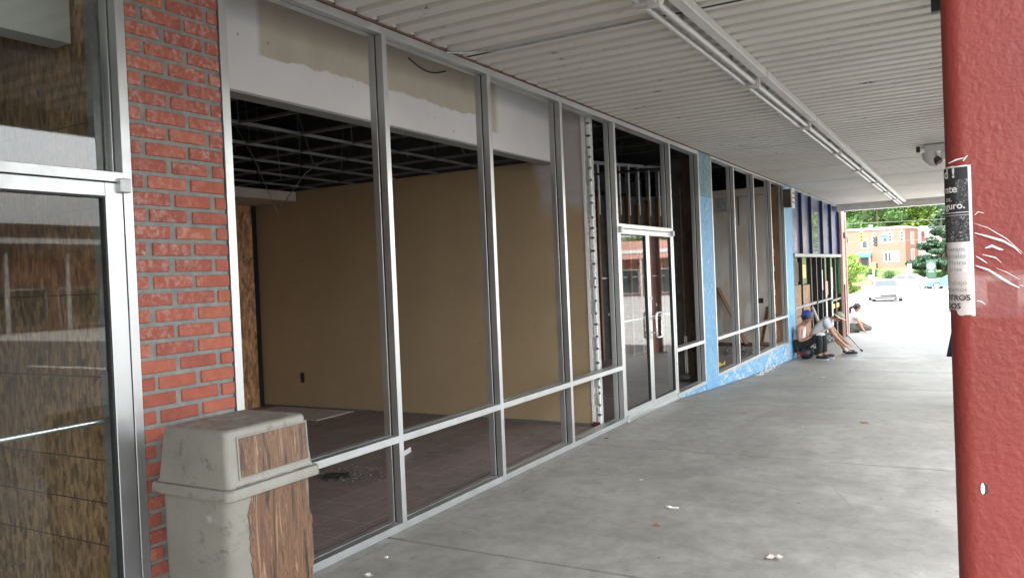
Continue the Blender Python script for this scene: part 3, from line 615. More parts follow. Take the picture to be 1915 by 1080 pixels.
def board(a,b3,w,label,mat='wood'):
    a=Vector(a);b3=Vector(b3);d=(b3-a);L_=d.length;q=d.to_track_quat('Z','Y').to_matrix()
    mb=MB(); mb.cbox(-w/2,w/2,-.012,.012,0,L_,.002); mb.v=[tuple(a+q@Vector(v)) for v in mb.v]
    return meta(mb.build('leaning_board',mat),label,'board','boards leaning in the third shop')
board((-.72,15.95,.01),(-1.36,16.32,1.15),.09,'long reddish board leaning left against the stained white wall')
board((-.47,16.1,.01),(-.36,16.31,.75),.08,'short dark board standing upright near the wall outlet',)
rubble('rubble',(-.8,16.1,.001),.5,.14,420,'brownb','brown rubble heaped along the stained white wall',seed=6,s0=.01,s1=.045)
rubble('rubble',(-.6,14.6,.001),.5,.3,200,'floorgrit','grey rubble on the middle of the third shop floor',seed=7,s0=.01,s1=.04)
mb=MB(); rr=random.Random(12); pts=[(-.25-.5*rr.random(),11.9+.6*i/9+.15*rr.random(),.01+.05*rr.random()) for i in range(10)]; mb.tube(pts,.018,6); mb.tube([(p_[0]-.1,p_[1]+.1,.03) for p_ in pts[::-1]],.014,6)
meta(mb.build('yellow_hose','yellow',smooth=True),'yellow cord piled on the floor behind the first low pane','cord')
wall((-5.1,-5.0,10.9,16.4,0,3.2),'stain','pale rear wall of the third shop')
# ------------------------------------------------------------------ shopfront 4 navy panels
nf=empty('navy_shopfront',(0,20.7,-.45),'navy panelled shop front with black doors at the far end','shop front')
fy=[17.17,18.30,19.55,21.17,22.62,24.1]
for a,b3 in zip(fy,fy[1:]):
    MB().cbox(-.10,-.06,a+.03,b3-.03,1.80,3.12,.004).build('blue_panel','bluepanel',nf)
for y in fy[1:]: MB().cbox(-.10,.004,y-.03,y+.03,1.80,3.12,.004).build('fin','navy',nf)
MB().cbox(-.1,.03,17.165,24.12,1.72,1.795,.004).build('ledge','aluD',nf); MB().cbox(-.1,.02,17.165,24.12,3.122,3.152,.003).build('top_trim','aluD',nf)
# reflective clear panel in the middle bay
MB().box(-.058,-.052,19.66,20.75,1.86,2.95).build('upper_glass','glass',nf)
for i,y in enumerate((17.2,18.15,19.25,20.0,20.75,22.2,24.08)):
    MB().cbox(-.09,.0,y-.03,y+.03,-.50,1.715,.003).build('black_post','darkmetal',nf)
MB().cbox(-.088,-.005,17.24,19.9,.62,.68,.003).build('mid_rail','darkmetal',nf)
MB().box(-.058,-.052,17.24,18.11,1.13,1.71).build('pane','glassfar',nf); MB().box(-.058,-.052,18.19,19.21,1.13,1.71).build('pane','glassfar',nf); MB().box(-.058,-.052,22.25,24.04,-.4,1.71).build('pane','glassfar',nf); 
MB().box(-.058,-.052,20.80,22.15,-.4,1.71).build('pane','glassfar',nf)
MB().box(-.06,-.035,17.235,18.115,-.48,1.12).build('board_inside','osb',nf); MB().box(-.06,-.038,18.185,19.215,-.48,1.10).build('board_inside','osb',nf)
MB().box(-.16,-.12,22.3,24.0,-.45,.9).build('board_inside','farpale',nf)
MB().box(-.12,-.10,23.3,23.9,-.4,.7).build('green_panel',simple('green_enamel',(.015,.22,.05),.4),nf); MB().box(-.05,-.0,23.9,23.93,.7,1.68).build('green_strip',simple('green_trim',(.02,.16,.05),.4),nf)
for y0_,y1_,z_ in ((19.95,22.2,.62),(22.25,24.05,.55),(20.05,20.7,-.15)): MB().cbox(-.085,.012,y0_,y1_,z_,z_+.05,.003).build('push_rail','darkmetal',nf)
for y_ in (21.3,23.1): MB().cbox(-.085,-.01,y_,y_+.07,-.48,1.70,.003).build('slim_post','darkmetal',nf)
MB().box(-.05,-.045,22.3,23.9,.34,.46).build('yellow_strip','yellow',nf)
for i_,(y0_,z0_,w_,h_,m_) in enumerate(((20.85,.9,.35,.5,'paper'),(21.5,.75,.5,.35,'salmon'),(22.4,.85,.5,.6,'farpale'),(17.35,1.2,.6,.4,'brownb'),(18.35,1.25,.5,.3,'yellow'))): MB().box(-.0505,-.0495,y0_,y0_+w_,z0_,z0_+h_).build('added_poster',m_,nf)  # posters added over the panes to break up their bright reflections
MB().cbox(-.085,0,17.16,24.12,-.56,-.49,.003).build('plinth','darkmetal',nf)
# things inside the far shop
for i,(x,y,z,s_,m_,l) in enumerate([(-.9,18.7,.2,.35,'yellow','yellow crate stacked behind the far shop glass'),(-.8,19.0,.6,.3,'farwhite','white carton behind the far shop glass'),(-1.0,21.3,.1,.4,'redcloth','dark red carton inside the far shop'),(-.9,23,.0,.45,'salmon','salmon carton inside the far shop'),(-.7,22.7,.75,.2,'yellow','small yellow carton on top of the salmon carton')]):
    t=MB(); t.cbox(x-s_/2,x+s_/2,y-s_/2,y+s_/2,z-.45 if z<.3 else z-.2,z+s_,.01); t.box(x-s_/2+.02,x+s_/2+.002,y-.02,y+.02,z+s_-.1,z+s_-.05); meta(t.build('carton',m_),l,'carton','cartons inside the far shop')
wall((-3,-2.9,17.2,24.6,-.5,3),'farpale','pale rear wall inside the far shop')
wall((-3,-.13,17.05,17.12,-.5,3.1),'white','near side wall inside the far shop')
box_thing('shop_floor','floor',(-2.9,-.1,17.2,24.6,-.5,-.46),'floor of the far shop','floor')['kind']='structure'
ep=empty('corner_pier',(0,24.5,-.55),'salmon painted corner pier at the end of the shops','pier')
MB().cbox(-.25,.06,24.15,24.75,-.6,3.15,.01).build('pier','salmon',ep); MB().cbox(.0,.09,24.18,24.30,-.58,.95,.004).build('dark_post','darkmetal',ep)
MB().cbox(.061,.10,24.4,24.5,2.25,2.42,.004).build('wall_bracket','darkmetal',ep); MB().tube([(.08,24.45,2.3),(.16,24.4,2.25),(.17,24.38,2.12)],.012,6).build('hook','darkmetal',ep,smooth=True)
MB().cyl((.08,24.7,-.5),(.08,24.7,3.0),.03,8).build('downpipe','farpale',ep,smooth=True)
# ------------------------------------------------------------------ canopy
cn=empty('canopy',(1.8,10,3.16),'long ribbed metal canopy roof over the walkway','canopy')
mb=MB(); y=-28.0; pr=[]  # deck, slab and fascia extended unseen behind the camera to block light
while y<23.55:
    pr+=[(y,3.163),(y+.095,3.163),(y+.104,3.168),(y+.125,3.214),(y+.165,3.218),(y+.180,3.168)]; y+=.19
yb=max(p_[0] for p_ in pr)
n=len(pr); vs=[(-.0,a,b3) for a,b3 in pr]+[(3.62,a,b3) for a,b3 in pr]
mb.add(vs,[(i,n+i,n+i+1,i+1) for i in range(n-1)]); mb.build('ribbed_deck','soffit',cn,fix=False)
MB().box(-.16,3.598,-28.0,23.898,3.24,3.44).build('roof_slab','farpale',cn)
MB().cbox(3.60,3.68,-28.0,23.9,3.0,3.46,.004).build('side_fascia','offwhite',cn)
MB().cbox(-.0,3.599,yb+.002,23.9,2.985,3.235,.004).build('end_beam','offwhite',cn)
MB().cbox(-.0,3.599,yb-.05,yb-.001,3.13,3.162,.002).build('end_angle','offwhite',cn)
mb=MB(); rr=random.Random(21); y=-4.3
while y<23.6:
    l_=rr.uniform(.4,1.3); d_=rr.uniform(-.003,.004); mb.box(.004,.012+d_,y,y+l_-.002,3.1505,3.1570+d_*.6); y+=l_
mb.build('rusty_angle','rust',cn)
mb=MB(); y=-28.0
while y<23.4:
    mb.box(.002,.02,y+.107,y+.150,3.166,3.19); y+=.19
mb.build('rib_end_gap','soffit',cn)['kind']='stuff'
mb=MB(); mb.box(.02,3.6,4.885,4.905,3.158,3.1625); mb.build('seam','void',cn)
for yy in (7.65,11.1,12.05,14.0,16.5,19): MB().box(.02,3.6,yy,yy+.012,3.159,3.1628).build('seam','soffit',cn)
cd=MB(); cd.tube([(.03,4.62,3.13),(.1,4.75,3.145),(.3,4.86,3.15),(1.5,4.865,3.15)],.008,6); meta(cd.build('conduit','steel',smooth=True),'thin conduit running under the canopy to the strip lights','conduit')
# strip lights
def fixture(y0,L_,n_):
    t=empty('strip_light',(1.66,y0,3.1),'x','strip light','unlit strip lights in one line under the canopy')
    MB().cbox(1.672,1.745,y0,y0+L_,3.10,3.162,.004).build('channel','offwhite',t)
    MB().cbox(1.60,1.675,y0+.0,y0+.05,3.04,3.162,.004).build('end_socket','offwhite',t)
    for x in(1.565,1.64): MB().cyl((x,y0+.03,3.065),(x,y0+L_-.03,3.065),.021,12).build('tube','tubeg',t,smooth=True)
    for yy in(y0+.02,y0+L_-.035): MB().cbox(1.535,1.671,yy,yy+.015,3.033,3.095,.002).build('bracket','offwhite',t)
    for yy in(y0+L_*.25,y0+L_*.75): MB().box(1.60,1.62,yy,yy+.02,3.09,3.162).build('hanger','steel',t)
    return t
fx=fixture(1.85,2.43,0); names=['nearest strip light over the red brick pier','second strip light, from the conduit bend onward','third strip light, before the double doors','fourth strip light, level with the double doors','fifth strip light, level with the blue brick pier','sixth strip light, level with the low blue wall','seventh strip light, level with the pale blue pier','eighth strip light, beside the navy panels','ninth strip light, ending at the far canopy beam']
for i,nm in enumerate(names):
    t=fx if i==0 else copy_tree(fx); t.location.y=1.85+2.45*i-(.0 if i<8 else .0); t['label']='unlit '+nm
t.location.y=1.85+2.45*7+1.6+.85
fx2=t
mb=MB()
for dx,x in((0,1.565),(.06,1.64)):
    mb.tube([(x,4.15,3.065),(x,4.27+dx,3.065),(x+.01,4.33+dx,3.08),(x+.02,4.35+dx,3.12),(x+.02,4.35+dx,3.16)],.02,8)
meta(mb.build('conduit_bend','offwhite',smooth=True),'pair of bent white conduits between the first strip lights','conduit')
# floodlights
def flood(x,y,label):
    t=empty('floodlight',(x,y,3.16),label,'floodlight','floodlights under the canopy')
    MB().cbox(x-.06,x+.26,y-.1,y+.1,3.06,3.16,.01).build('base_box','offwhite',t)
    MB().cbox(x-.16,x-.11,y-.03,y+.03,3.07,3.15,.004).build('sensor','black',t)
    MB().tube([(x-.12,y,3.12),(x-.05,y,3.13)],.012,6).build('sensor_arm','offwhite',t)
    MB().tube([(x,y,3.06),(x+.01,y,2.99),(x+.06,y,2.92),(x+.12,y,2.89)],[.10,.095,.08,.05],12).build('lamp_head','offwhite',t,smooth=True)
    MB().tube([(x+.08,y-.04,2.96),(x+.13,y-.06,2.90)],[.05,.06],10).build('lens','brownb',t,smooth=True)
    MB().cbox(x+.15,x+.30,y-.09,y+.09,2.93,3.058,.01).build('visor_box','offwhite',t)
flood(2.69,12.7,'white floodlight hanging beside the red column'); flood(3.13,5.6,'white floodlight partly cut off by the red column top')
# ------------------------------------------------------------------ columns
def rrect(x0,x1,y0,y1,r,n=5):
    P=[]
    for cx_,cy_,a0 in((x1-r,y0+r,-90),(x1-r,y1-r,0),(x0+r,y1-r,90),(x0+r,y0+r,180)):
        for i in range(n+1): a=R(a0+90*i/n); P.append((cx_+r*math.cos(a),cy_+r*math.sin(a)))
    return P

CX,CY,CR=3.252,1.6,.16
def column(y,label):
    z0=g(y); Q=rrect(3.095,3.395,y-.13,y+.17,.03,8); n=len(Q)
    t=empty('steel_column',(CX,y,z0),label,'column','red steel columns along the walkway edge')
    mb=MB(); vs=[];fs=[]; zs=[z0,3.165]
    for z in zs: vs+=[(a,b_,z) for a,b_ in Q]
    fs=[(i*n+j,i*n+(j+1)%n,(i+1)*n+(j+1)%n,(i+1)*n+j) for i in range(len(zs)-1) for j in range(n)]
    mb.add(vs,fs); mb.build('shaft','red',t,smooth=True)
    MB().cbox(CX-.22,CX+.22,y-.2,y+.24,z0-.02,z0+.02,.004).build('base_plate','red',t)
    return t
column(CY,'red steel column with a torn flyer in the foreground'); column(9.7,'second red column hidden behind the foreground one'); column(17.8,'third red column along the walkway edge')
# flyer (wrapped on column)
def wrap(u,z,r): # path round the post corner, u metres to the right of the flyer's right edge
    o=r-CR; t=u+.006; R0=.03
    if t>=0: return (3.125+t,1.47-o,z)
    a=-t/R0
    if a<=math.pi/2: return (3.125-(R0+o)*math.sin(a),1.50-(R0+o)*math.cos(a),z)
    return (3.095-o,1.50+(-t-R0*math.pi/2),z)
FW=.2159; ztop=1.706; zbot=1.466
fl=empty('paper_flyer',(CX-.13,CY-.09,1.6),'torn black and white paper flyer taped round the corner of the red column','flyer')
def wrapgrid(u0,u1,z0,z1,r,nu,nz,edge=None):
    mb=MB(); vs=[]
    for j in range(nz+1):
        for i in range(nu+1):
            u=lerp(u0,u1,i/nu); z=lerp(z0,z1,j/nz)
            if edge and j in(0,nz): z+=edge(u,j==0)
            vs.append(wrap(u,z,r+.0004*math.sin(u*90)))
    mb.add(vs,[(j*(nu+1)+i,j*(nu+1)+i+1,(j+1)*(nu+1)+i+1,(j+1)*(nu+1)+i) for j in range(nz) for i in range(nu)]); return mb
rr=random.Random(31); eb=[rr.uniform(-.004,.004) for _ in range(61)]
def edge(u,bottom):
    i=int((u+FW)/FW*60); i=max(0,min(60,i)); return eb[i]*(.45 if bottom else .15)+ (.010*(u+.05>0 and u+.028<0) if bottom else 0)
def flat(name,mb,mat,parent,sol=.0006):
    o=mb.build(name,mat,parent,smooth=True,fix=False); return o
URX=0
flat('sheet',wrapgrid(-FW,0,zbot,ztop,CR+.0015,60,30,edge),'paper',fl)
flat('photo_block',wrapgrid(-FW+.004,-.0045,1.584,1.7035,CR+.0022,40,10),'ink',fl)
k=NB('flyer_photo_grain',.7); k.col(k.ramp(k.noise(95,6,.8,dist=2.5),[(.5,(.03,.033,.035)),(.58,(.2,.2,.2)),(.7,(.6,.6,.6))])); M['grain']=k.m
flat('photo_picture',wrapgrid(-FW+.004,-.0048,1.5845,1.625,CR+.0026,40,8),'grain',fl); flat('photo_picture',wrapgrid(-.022,-.0049,1.645,1.684,CR+.0026,8,8),'grain',fl)
flat('rule_line',wrapgrid(-FW+.004,-.0046,1.6305,1.6318,CR+.003,30,1),'paper',fl); flat('rule_line',wrapgrid(-FW+.004,-.0046,1.6265,1.6274,CR+.003,30,1),'paper',fl)
def text(s,u_right,z,size,mat,r=CR+.0036,parent=fl,ox=0,bold=.0):
    c=bpy.data.curves.new('t','FONT'); c.body=s; c.size=size; c.align_x='RIGHT'; c.offset=bold; c.resolution_u=3
    o=bpy.data.objects.new('t',c); COL.objects.link(o); dg=bpy.context.evaluated_depsgraph_get(); me=bpy.data.meshes.new_from_object(o.evaluated_get(dg)); bpy.data.objects.remove(o)
    off=wloc(parent)
    for v in me.vertices: v.co=Vector(wrap(u_right+v.co.x,z+v.co.y,r))-off
    me.materials.clear(); me.materials.append(M[mat]); ob=bpy.data.objects.new('lettering',me); COL.objects.link(ob); ob.parent=parent; return ob
text('nd !',-.021,1.688,.021,'paper',bold=.0006); text('ente',-.019,1.664,.017,'paper',bold=.0004); text('es.',-.027,1.650,.012,'paper'); text('eguro.',-.009,1.6375,.015,'paper',bold=.0004)
z=1.569
for s_ in('artamentos','ospitales','e Metro','arios','','Trabajo','hacemos','ahora!'):
    text(s_,-.010 if len(s_)>5 else -.016,z,.0105,'inkgrey'); z-=.0108
text('OTROS',-.006,1.490,.0125,'ink',bold=.0003); text('DOS',-.019,1.4765,.0125,'ink',bold=.0003)
# tape
tp=empty('packing_tape',(CX-.1,CY-.1,1.55),'wrinkled clear packing tape holding the flyer','tape')
flat('tape_film',wrapgrid(-.03,.10,1.462,1.535,CR+.0045,40,12),'tape',tp)
M['tapew']=simple('tape_crease',(.75,.72,.72),.25,var=.2)
def streak(pts,w,mat='tapew'):
    mb=MB(); vs=[]
    for i,(u,z) in enumerate(pts):
        ww=.68*w*math.sin(math.pi*(i+.35)/(len(pts)-.3)); vs+=[wrap(u,z+ww,CR+.0052),wrap(u+ww*.4,z-ww,CR+.0052)]
    mb.add(vs,[(2*i,2*i+1,2*i+3,2*i+2) for i in range(len(pts)-1)]); return flat('crease',mb,mat,tp)
streak([(.002,1.612),(.02,1.604),(.045,1.585),(.06,1.568),(.066,1.562)],.0012); streak([(.002,1.597),(.02,1.590),(.04,1.582),(.055,1.571),(.064,1.560)],.003)
streak([(.002,1.545),(.02,1.537),(.035,1.525),(.048,1.515),(.06,1.508)],.0036); streak([(.003,1.56),(.012,1.553),(.018,1.548)],.002)
streak([(.016,1.572),(.025,1.575),(.034,1.570),(.04,1.568)],.0032); streak([(.012,1.562),(.03,1.556),(.037,1.548)],.0015); streak([(.03,1.54),(.045,1.532),(.06,1.521)],.0008)
streak([(.002,1.489),(.008,1.488),(.014,1.483)],.0018); streak([(.06,1.512),(.08,1.508),(.10,1.502)],.0010); streak([(.003,1.625),(.008,1.630),(.016,1.627)],.0014)
for a_,b_ in(((-.03,1.7115),(-.008,1.717)),((-.010,1.712),(-.004,1.720))): streak([a_,((a_[0]+b_[0])/2,(a_[1]+b_[1])/2+.001),b_],.002)
# blemishes: chip of bare metal low on the column
for nm_,mt_,sx_,du_ in (('paint_chip','ink',.0055,0.0),('bare_spot','paper',.003,-.002)):
    flat(nm_,MB().add([wrap(.004+du_+sx_*math.cos(a),1.186+.009*math.sin(a)*(1.3 if math.sin(a)>0 else .8),CR+.0009+(.0006 if mt_=='paper' else 0)) for a in [i*.628 for i in range(10)]],[tuple(range(10))]),mt_,bpy.data.objects['steel_column'])
# blue tarp on 2nd column
mb=MB(); vs=[]; nz=9; na=28
for i in range(nz):
    f=i/(nz-1); z=1.30-f*.76+g(9.7)*0+(-.02); rr_=lerp(.165,.27,f)
    for j in range(na):
        a=2*math.pi*j/na; q=rr_*(1+.10*f*math.sin(7*a)); vs.append((CX-.03+q*math.cos(a)*1.15,9.7+q*math.sin(a),z-.03*math.sin(3*a)*f))
mb.add(vs,[(i*na+j,i*na+(j+1)%na,(i+1)*na+(j+1)%na,(i+1)*na+j) for i in range(nz-1) for j in range(na)])
meta(mb.build('tarpaulin','bluecloth',smooth=True),'dark blue sheet flaring out behind the foreground red column','sheet')
# ------------------------------------------------------------------ trash bin
tb=empty('trash_bin',(.4,2.31,0),'grimy beige square trash bin with peeling wood veneer','trash bin')
bx0,bx1,by0,by1=.160,.640,2.078,2.586
def loft(mb,secs,capb=True,capt=True):
    n=len(secs[0][0]); vs=[]
    for P,z in secs: vs+=[(x,y,z) for x,y in P]
    b=len(mb.v); fs=[(i*n+j,i*n+(j+1)%n,(i+1)*n+(j+1)%n,(i+1)*n+j) for i in range(len(secs)-1) for j in range(n)]
    if capb: fs.append(tuple(range(n))[::-1])
    if capt: fs.append(tuple((len(secs)-1)*n+j for j in range(n)))
    mb.add(vs,fs)
i_=.026
mb=MB(); loft(mb,[(rrect(bx0+.05,bx1-.05,by0+.05,by1-.05,.05),0.0),(rrect(bx0+i_+.006,bx1-i_-.006,by0+i_+.006,by1-i_-.006,.055),.02),(rrect(bx0+i_,bx1-i_,by0+i_,by1-i_,.055),.74)]); mb.build('body','bin',tb,smooth=True)
mb=MB(); q=lambda d,r: rrect(bx0+d,bx1-d,by0+d,by1-d,r)
loft(mb,[(q(.008,.03),.732),(q(.0,.032),.736),(q(.0,.032),.770),(q(.005,.03),.776),(q(.022,.03),.778)]); mb.build('rim','bin',tb,smooth=True)
mb=MB(); tx0,tx1,ty0,ty1=.222,.606,2.106,2.540
def sec(f,z,r=.024,ex=0): return (rrect(lerp(bx0+.022,tx0,f)+ex,lerp(bx1-.022,tx1,f)-ex,lerp(by0+.022,ty0,f)+ex,lerp(by1-.022,ty1,f)-ex,r),z)
loft(mb,[sec(0,.779,.028,-.006),sec(.06,.79,.028),sec(.5,.89,.03),sec(.96,.993,.03),sec(.99,1.0,.028,.004),sec(1,1.0045,.026,.014)],True,False); lid=mb.build('lid','bin',tb,smooth=True)
mb=MB(); loft(mb,[sec(1,1.0045,.026,.014),sec(1,1.0055,.02,.05)],False,True); mb.build('lid_top','bingrime',tb,smooth=False)
def lidpt(fy,fz,out=0): # front face of the lid
    f=(fz-.79)/(.993-.79)*.9+.06; x=lerp(bx1-.022,tx1,f)+out; return (x,fy,fz)
ya,yb2=lerp(by0,by1,.145),lerp(by0,by1,.895)
mb=MB()
def ring(ya,yb_,za,zb,w,o0,o1):
    for (y0_,y1_,z0_,z1_) in((ya,yb_,za,za+w),(ya,yb_,zb-w,zb),(ya,ya+w,za+w,zb-w),(yb_-w,yb_,za+w,zb-w)):
        P=[lidpt(y0_,z0_,o0),lidpt(y1_,z0_,o0),lidpt(y1_,z1_,o0),lidpt(y0_,z1_,o0),lidpt(y0_,z0_,o1),lidpt(y1_,z0_,o1),lidpt(y1_,z1_,o1),lidpt(y0_,z1_,o1)]
        mb.add(P,[(0,1,2,3)[::-1],(4,5,6,7),(0,1,5,4),(1,2,6,5),(2,3,7,6),(3,0,4,7)])
ring(ya,yb2,.805,.975,.007,-.004,.005); mb.build('flap_frame','bin',lid)
mb=MB(); a_,b_,c_,d_=ya+.009,yb2-.009,.814,.966
P=[lidpt(a_,c_,-.003),lidpt(b_,c_,-.003),lidpt(b_,d_,-.003),lidpt(a_,d_,-.003),lidpt(a_,c_,.003),lidpt(b_,c_,.003),lidpt(b_,d_,.003),lidpt(a_,d_,.003)]
mb.add(P,[(0,1,2,3)[::-1],(4,5,6,7),(0,1,5,4),(1,2,6,5),(2,3,7,6),(3,0,4,7)]); mb.build('flap','veneer',lid)
mb=MB()
for s_ in range(3): pass
# grime along ledge
rr=random.Random(41)
for i in range(90): 
    y=lerp(by0+.05,by1-.05,rr.random()); s_=rr.uniform(.002,.007); mb.ball((bx1-.018,y,.781),s_,6,(1,2,.5))
o_=mb.build('dirt','bingrime',tb); 
# veneer on body, ragged
mb=MB(); rr=random.Random(43); L_=[];Rr=[]; z=.02
yl,yr=lerp(by0,by1,.27),lerp(by0,by1,.87)
off1=off2=0
while z<.734:
    off1=max(-.022,min(.022,off1+rr.uniform(-.005,.005))); off2=max(-.016,min(.02,off2+rr.uniform(-.0045,.0045))); L_.append((yl+off1+.02*math.sin(z*9),z)); Rr.append((yr+off2,z)); z+=.0085
xf=bx1-i_; n=len(L_); vs=[]
for (a,z),(b3,_) in zip(L_,Rr): vs+=[(xf+.0004,a,z),(xf+.003,a+.002,z),(xf+.003,b3-.002,z),(xf+.0004,b3,z)]
mb.add(vs,[(4*i+j,4*i+j+1,4*i+5+j,4*i+4+j) for i in range(n-1) for j in range(3)]); mb.build('veneer_panel','veneer',tb,fix=False)
# ------------------------------------------------------------------ litter
def litter(x,y,s_,mat,label,seed,flatn=.25):
    rr=random.Random(seed); mb=MB(); n=11; vs=[(x,y,g(y)+s_*flatn*.3)]; rd=[rr.uniform(.35,1.15) for _ in range(n)]
    for k_,hh in ((.5,.9),(1,.0)):
        for i in range(n): a=6.283*i/n; r_=s_*rd[i]*k_; vs.append((x+r_*math.cos(a),y+r_*math.sin(a)*.75,g(y)+.002+s_*flatn*(hh*rr.uniform(.1,1)+(rr.uniform(0,.5) if k_==1 else 0))))
    mb.add(vs,[(0,i+1,(i+1)%n+1) for i in range(n)]+[(1+i,1+n+i,1+n+(i+1)%n,1+(i+1)%n) for i in range(n)]); mb.add([(v[0],v[1],g(y)+.001) for v in vs[1+n:]],[tuple(range(n))])
    meta(mb.build('litter',mat),label,'litter','litter on the walkway')
litter(2.18,4.32,.055,'farpale','crumpled clear plastic scrap nearest the red column',1,.6)
litter(1.39,5.0,.045,'paper','flat white scrap left of the brown leaf',2)
litter(1.42,4.62,.03,'leafbrown','curled brown dry leaf on the walkway',3,.5)
litter(.96,5.6,.02,'paper','tiny white paper chip near the first bays',4)
litter(2.2,8.35,.05,'leafbrown','dark twig like scrap mid walkway',5,.1); litter(1.0,8.6,.02,'leafbrown','small dark crumb before the double doors',6)
litter(.22,3.5,.02,'paper','small white crumb by the window sill',7,.5); litter(.3,3.25,.03,'paper','folded paper bit near the bin',8,.6); litter(.12,6.9,.03,'ink','dark leaf bits under the fourth bay',9)
litter(1.7,8.0,.012,'paper','minute white speck past the joint',10); litter(.75,13.9,.04,'leafbrown','dark smear of leaves by the low blue wall',11,.1); litter(1.1,13.2,.04,'paper','pale gum blotch by the low blue wall',12,.05)
rubble('mortar_crumbs',(.09,13.6,g(13.6)+.01),.035,.9,240,'patchw','crumbled paint and mortar at the foot of the blue wall',seed=17,s0=.004,s1=.014)
# ------------------------------------------------------------------ people
def skin(name,V,E,mat,parent,sub=2,root=0):
    me=bpy.data.meshes.new(name); me.from_pydata([v[:3] for v in V],E,[]); o=bpy.data.objects.new(name,me); COL.objects.link(o)
    m=o.modifiers.new('s','SKIN'); m.use_smooth_shade=True
    for i,v in enumerate(V):
        d=me.skin_vertices[0].data[i]; r_=v[3]; d.radius=(r_,r_) if not isinstance(r_,tuple) else r_; d.use_root=(i==root)
    m=o.modifiers.new('u','SUBSURF'); m.levels=m.render_levels=sub
    dg=bpy.context.evaluated_depsgraph_get(); dg.update(); nm=bpy.data.meshes.new_from_object(o.evaluated_get(dg)); bpy.data.objects.remove(o)
    nm.materials.clear(); nm.materials.append(M[mat]); nm.name=name
    for p_ in nm.polygons: p_.use_smooth=True
    ob=bpy.data.objects.new(name,nm); COL.objects.link(ob); ob.parent=parent; return ob
def chain(V,E,start,pts):
    i=start
    for p_ in pts: V.append(p_); E.append((i,len(V)-1)) ; i=len(V)-1
    return i
def hand(V,E,w,d,side,fl):  # w wrist idx; d direction, palm grows fingers
    d=Vector(d).normalized(); s_=Vector((0,0,1)).cross(d).normalized()*side; up=d.cross(s_)
    W=Vector(V[w][:3]); p_=W+d*.05; V.append((*p_,.027)); E.append((w,len(V)-1)); pi=len(V)-1
    for i,(o_,l_) in enumerate(((-.024,.055),(-.008,.065),(.008,.06),(.024,.045))):
        a=p_+d*.04+s_*o_; b_=a+d*l_*.5+Vector((0,0,-fl*.4)); c_=b_+d*l_*.25+Vector((0,0,-fl)); chain(V,E,pi,[(*a,.0095),(*b_,.009),(*c_,.0075)])
    a=p_-s_*.035+d*.01; b_=a-s_*.012+d*.03; chain(V,E,pi,[(*a,.011),(*b_,.009)])
def person(P,loc,head,label,skinm,group=None):
    t=empty('person',loc,label,'person')
    V=[(*P['pelvis'],.12),(*P['waist'],.115),(*P['chest'],.135),(*P['nb'],.06),(*P['neck'],.05),(*P['jaw'],.068),(*P['head'],.088),(*P['crown'],.06)]; E=[(i,i+1) for i in range(7)]
    hd=Vector(P['face']).normalized(); hc=Vector(P['jaw'])*.5+Vector(P['head'])*.5
    V.append((*(hc+hd*.085),.018)); E.append((5,len(V)-1))
    for sd in(-1,1):
        chain(V,E,6,[(*(Vector(P['head'])*.7+Vector(P['jaw'])*.3+Vector((-.005,sd*.088,0))),.014)])
    for sd,k_ in((-1,'R'),(1,'L')):
        sh=P['sh'+k_];el=P['el'+k_];wr=P['wr'+k_]; mid=[lerp(a,b_,.5) for a,b_ in zip(el,wr)]
        i=chain(V,E,2,[(*sh,.06),(*[lerp(a,b_,.5) for a,b_ in zip(sh,el)],.048),(*el,.04),(*mid,.036),(*wr,.026)]); dd_=Vector(P.get('hd'+k_,Vector(wr)-Vector(el))); hand(V,E,i,dd_,sd,P.get('curl',.02))
        hp=P['hip'+k_];kn=P['kn'+k_];an=P['an'+k_];to=P['to'+k_]
        heel=(an[0]-(to[0]-an[0])*.25,an[1]-(to[1]-an[1])*.25,to[2]+.01)
        i=chain(V,E,0,[(*hp,.085),(*[lerp(a,b_,.5) for a,b_ in zip(hp,kn)],.075),(*kn,.058),(*[lerp(a,b_,.4) for a,b_ in zip(kn,an)],.052),(*an,.036)]); chain(V,E,i,[(*[lerp(a,b_,.5) for a,b_ in zip(an,to)],.036),(*to,.028)])
    body=skin('body',V,E,skinm,t)
    up=(Vector(P['crown'])-Vector(P['jaw'])).normalized()
    for sd in(-1,1):
        c_=hc+hd*.075+up*.025+Vector((0,sd*.032,0)); mb=MB(); mb.ball(c_,.011,8); mb.build('eye','black',t,local=True,smooth=True)
    t.rotation_euler.z=head; return t
def cap_shell(c,up,r,mat,name,parent,frac=.55,sc=1.0,thick=.006,fwd=None,lo=0.0):
    up=Vector(up).normalized(); q=up.to_track_quat('Z','Y').to_matrix(); mb=MB(); n=16;m=6; vs=[]
    for i in range(m+1):
        ph=math.pi*frac*i/m
        for j in range(n): a=6.283*j/n; vs.append(Vector(c)+q@Vector((r*math.sin(ph)*math.cos(a)*sc,r*math.sin(ph)*math.sin(a),r*math.cos(ph))))
    mb.add(vs,[(i*n+j,(i+1)*n+j,(i+1)*n+(j+1)%n,i*n+(j+1)%n) for i in range(m) for j in range(n)])
    return mb.build(name,mat,parent,smooth=True,local=True)
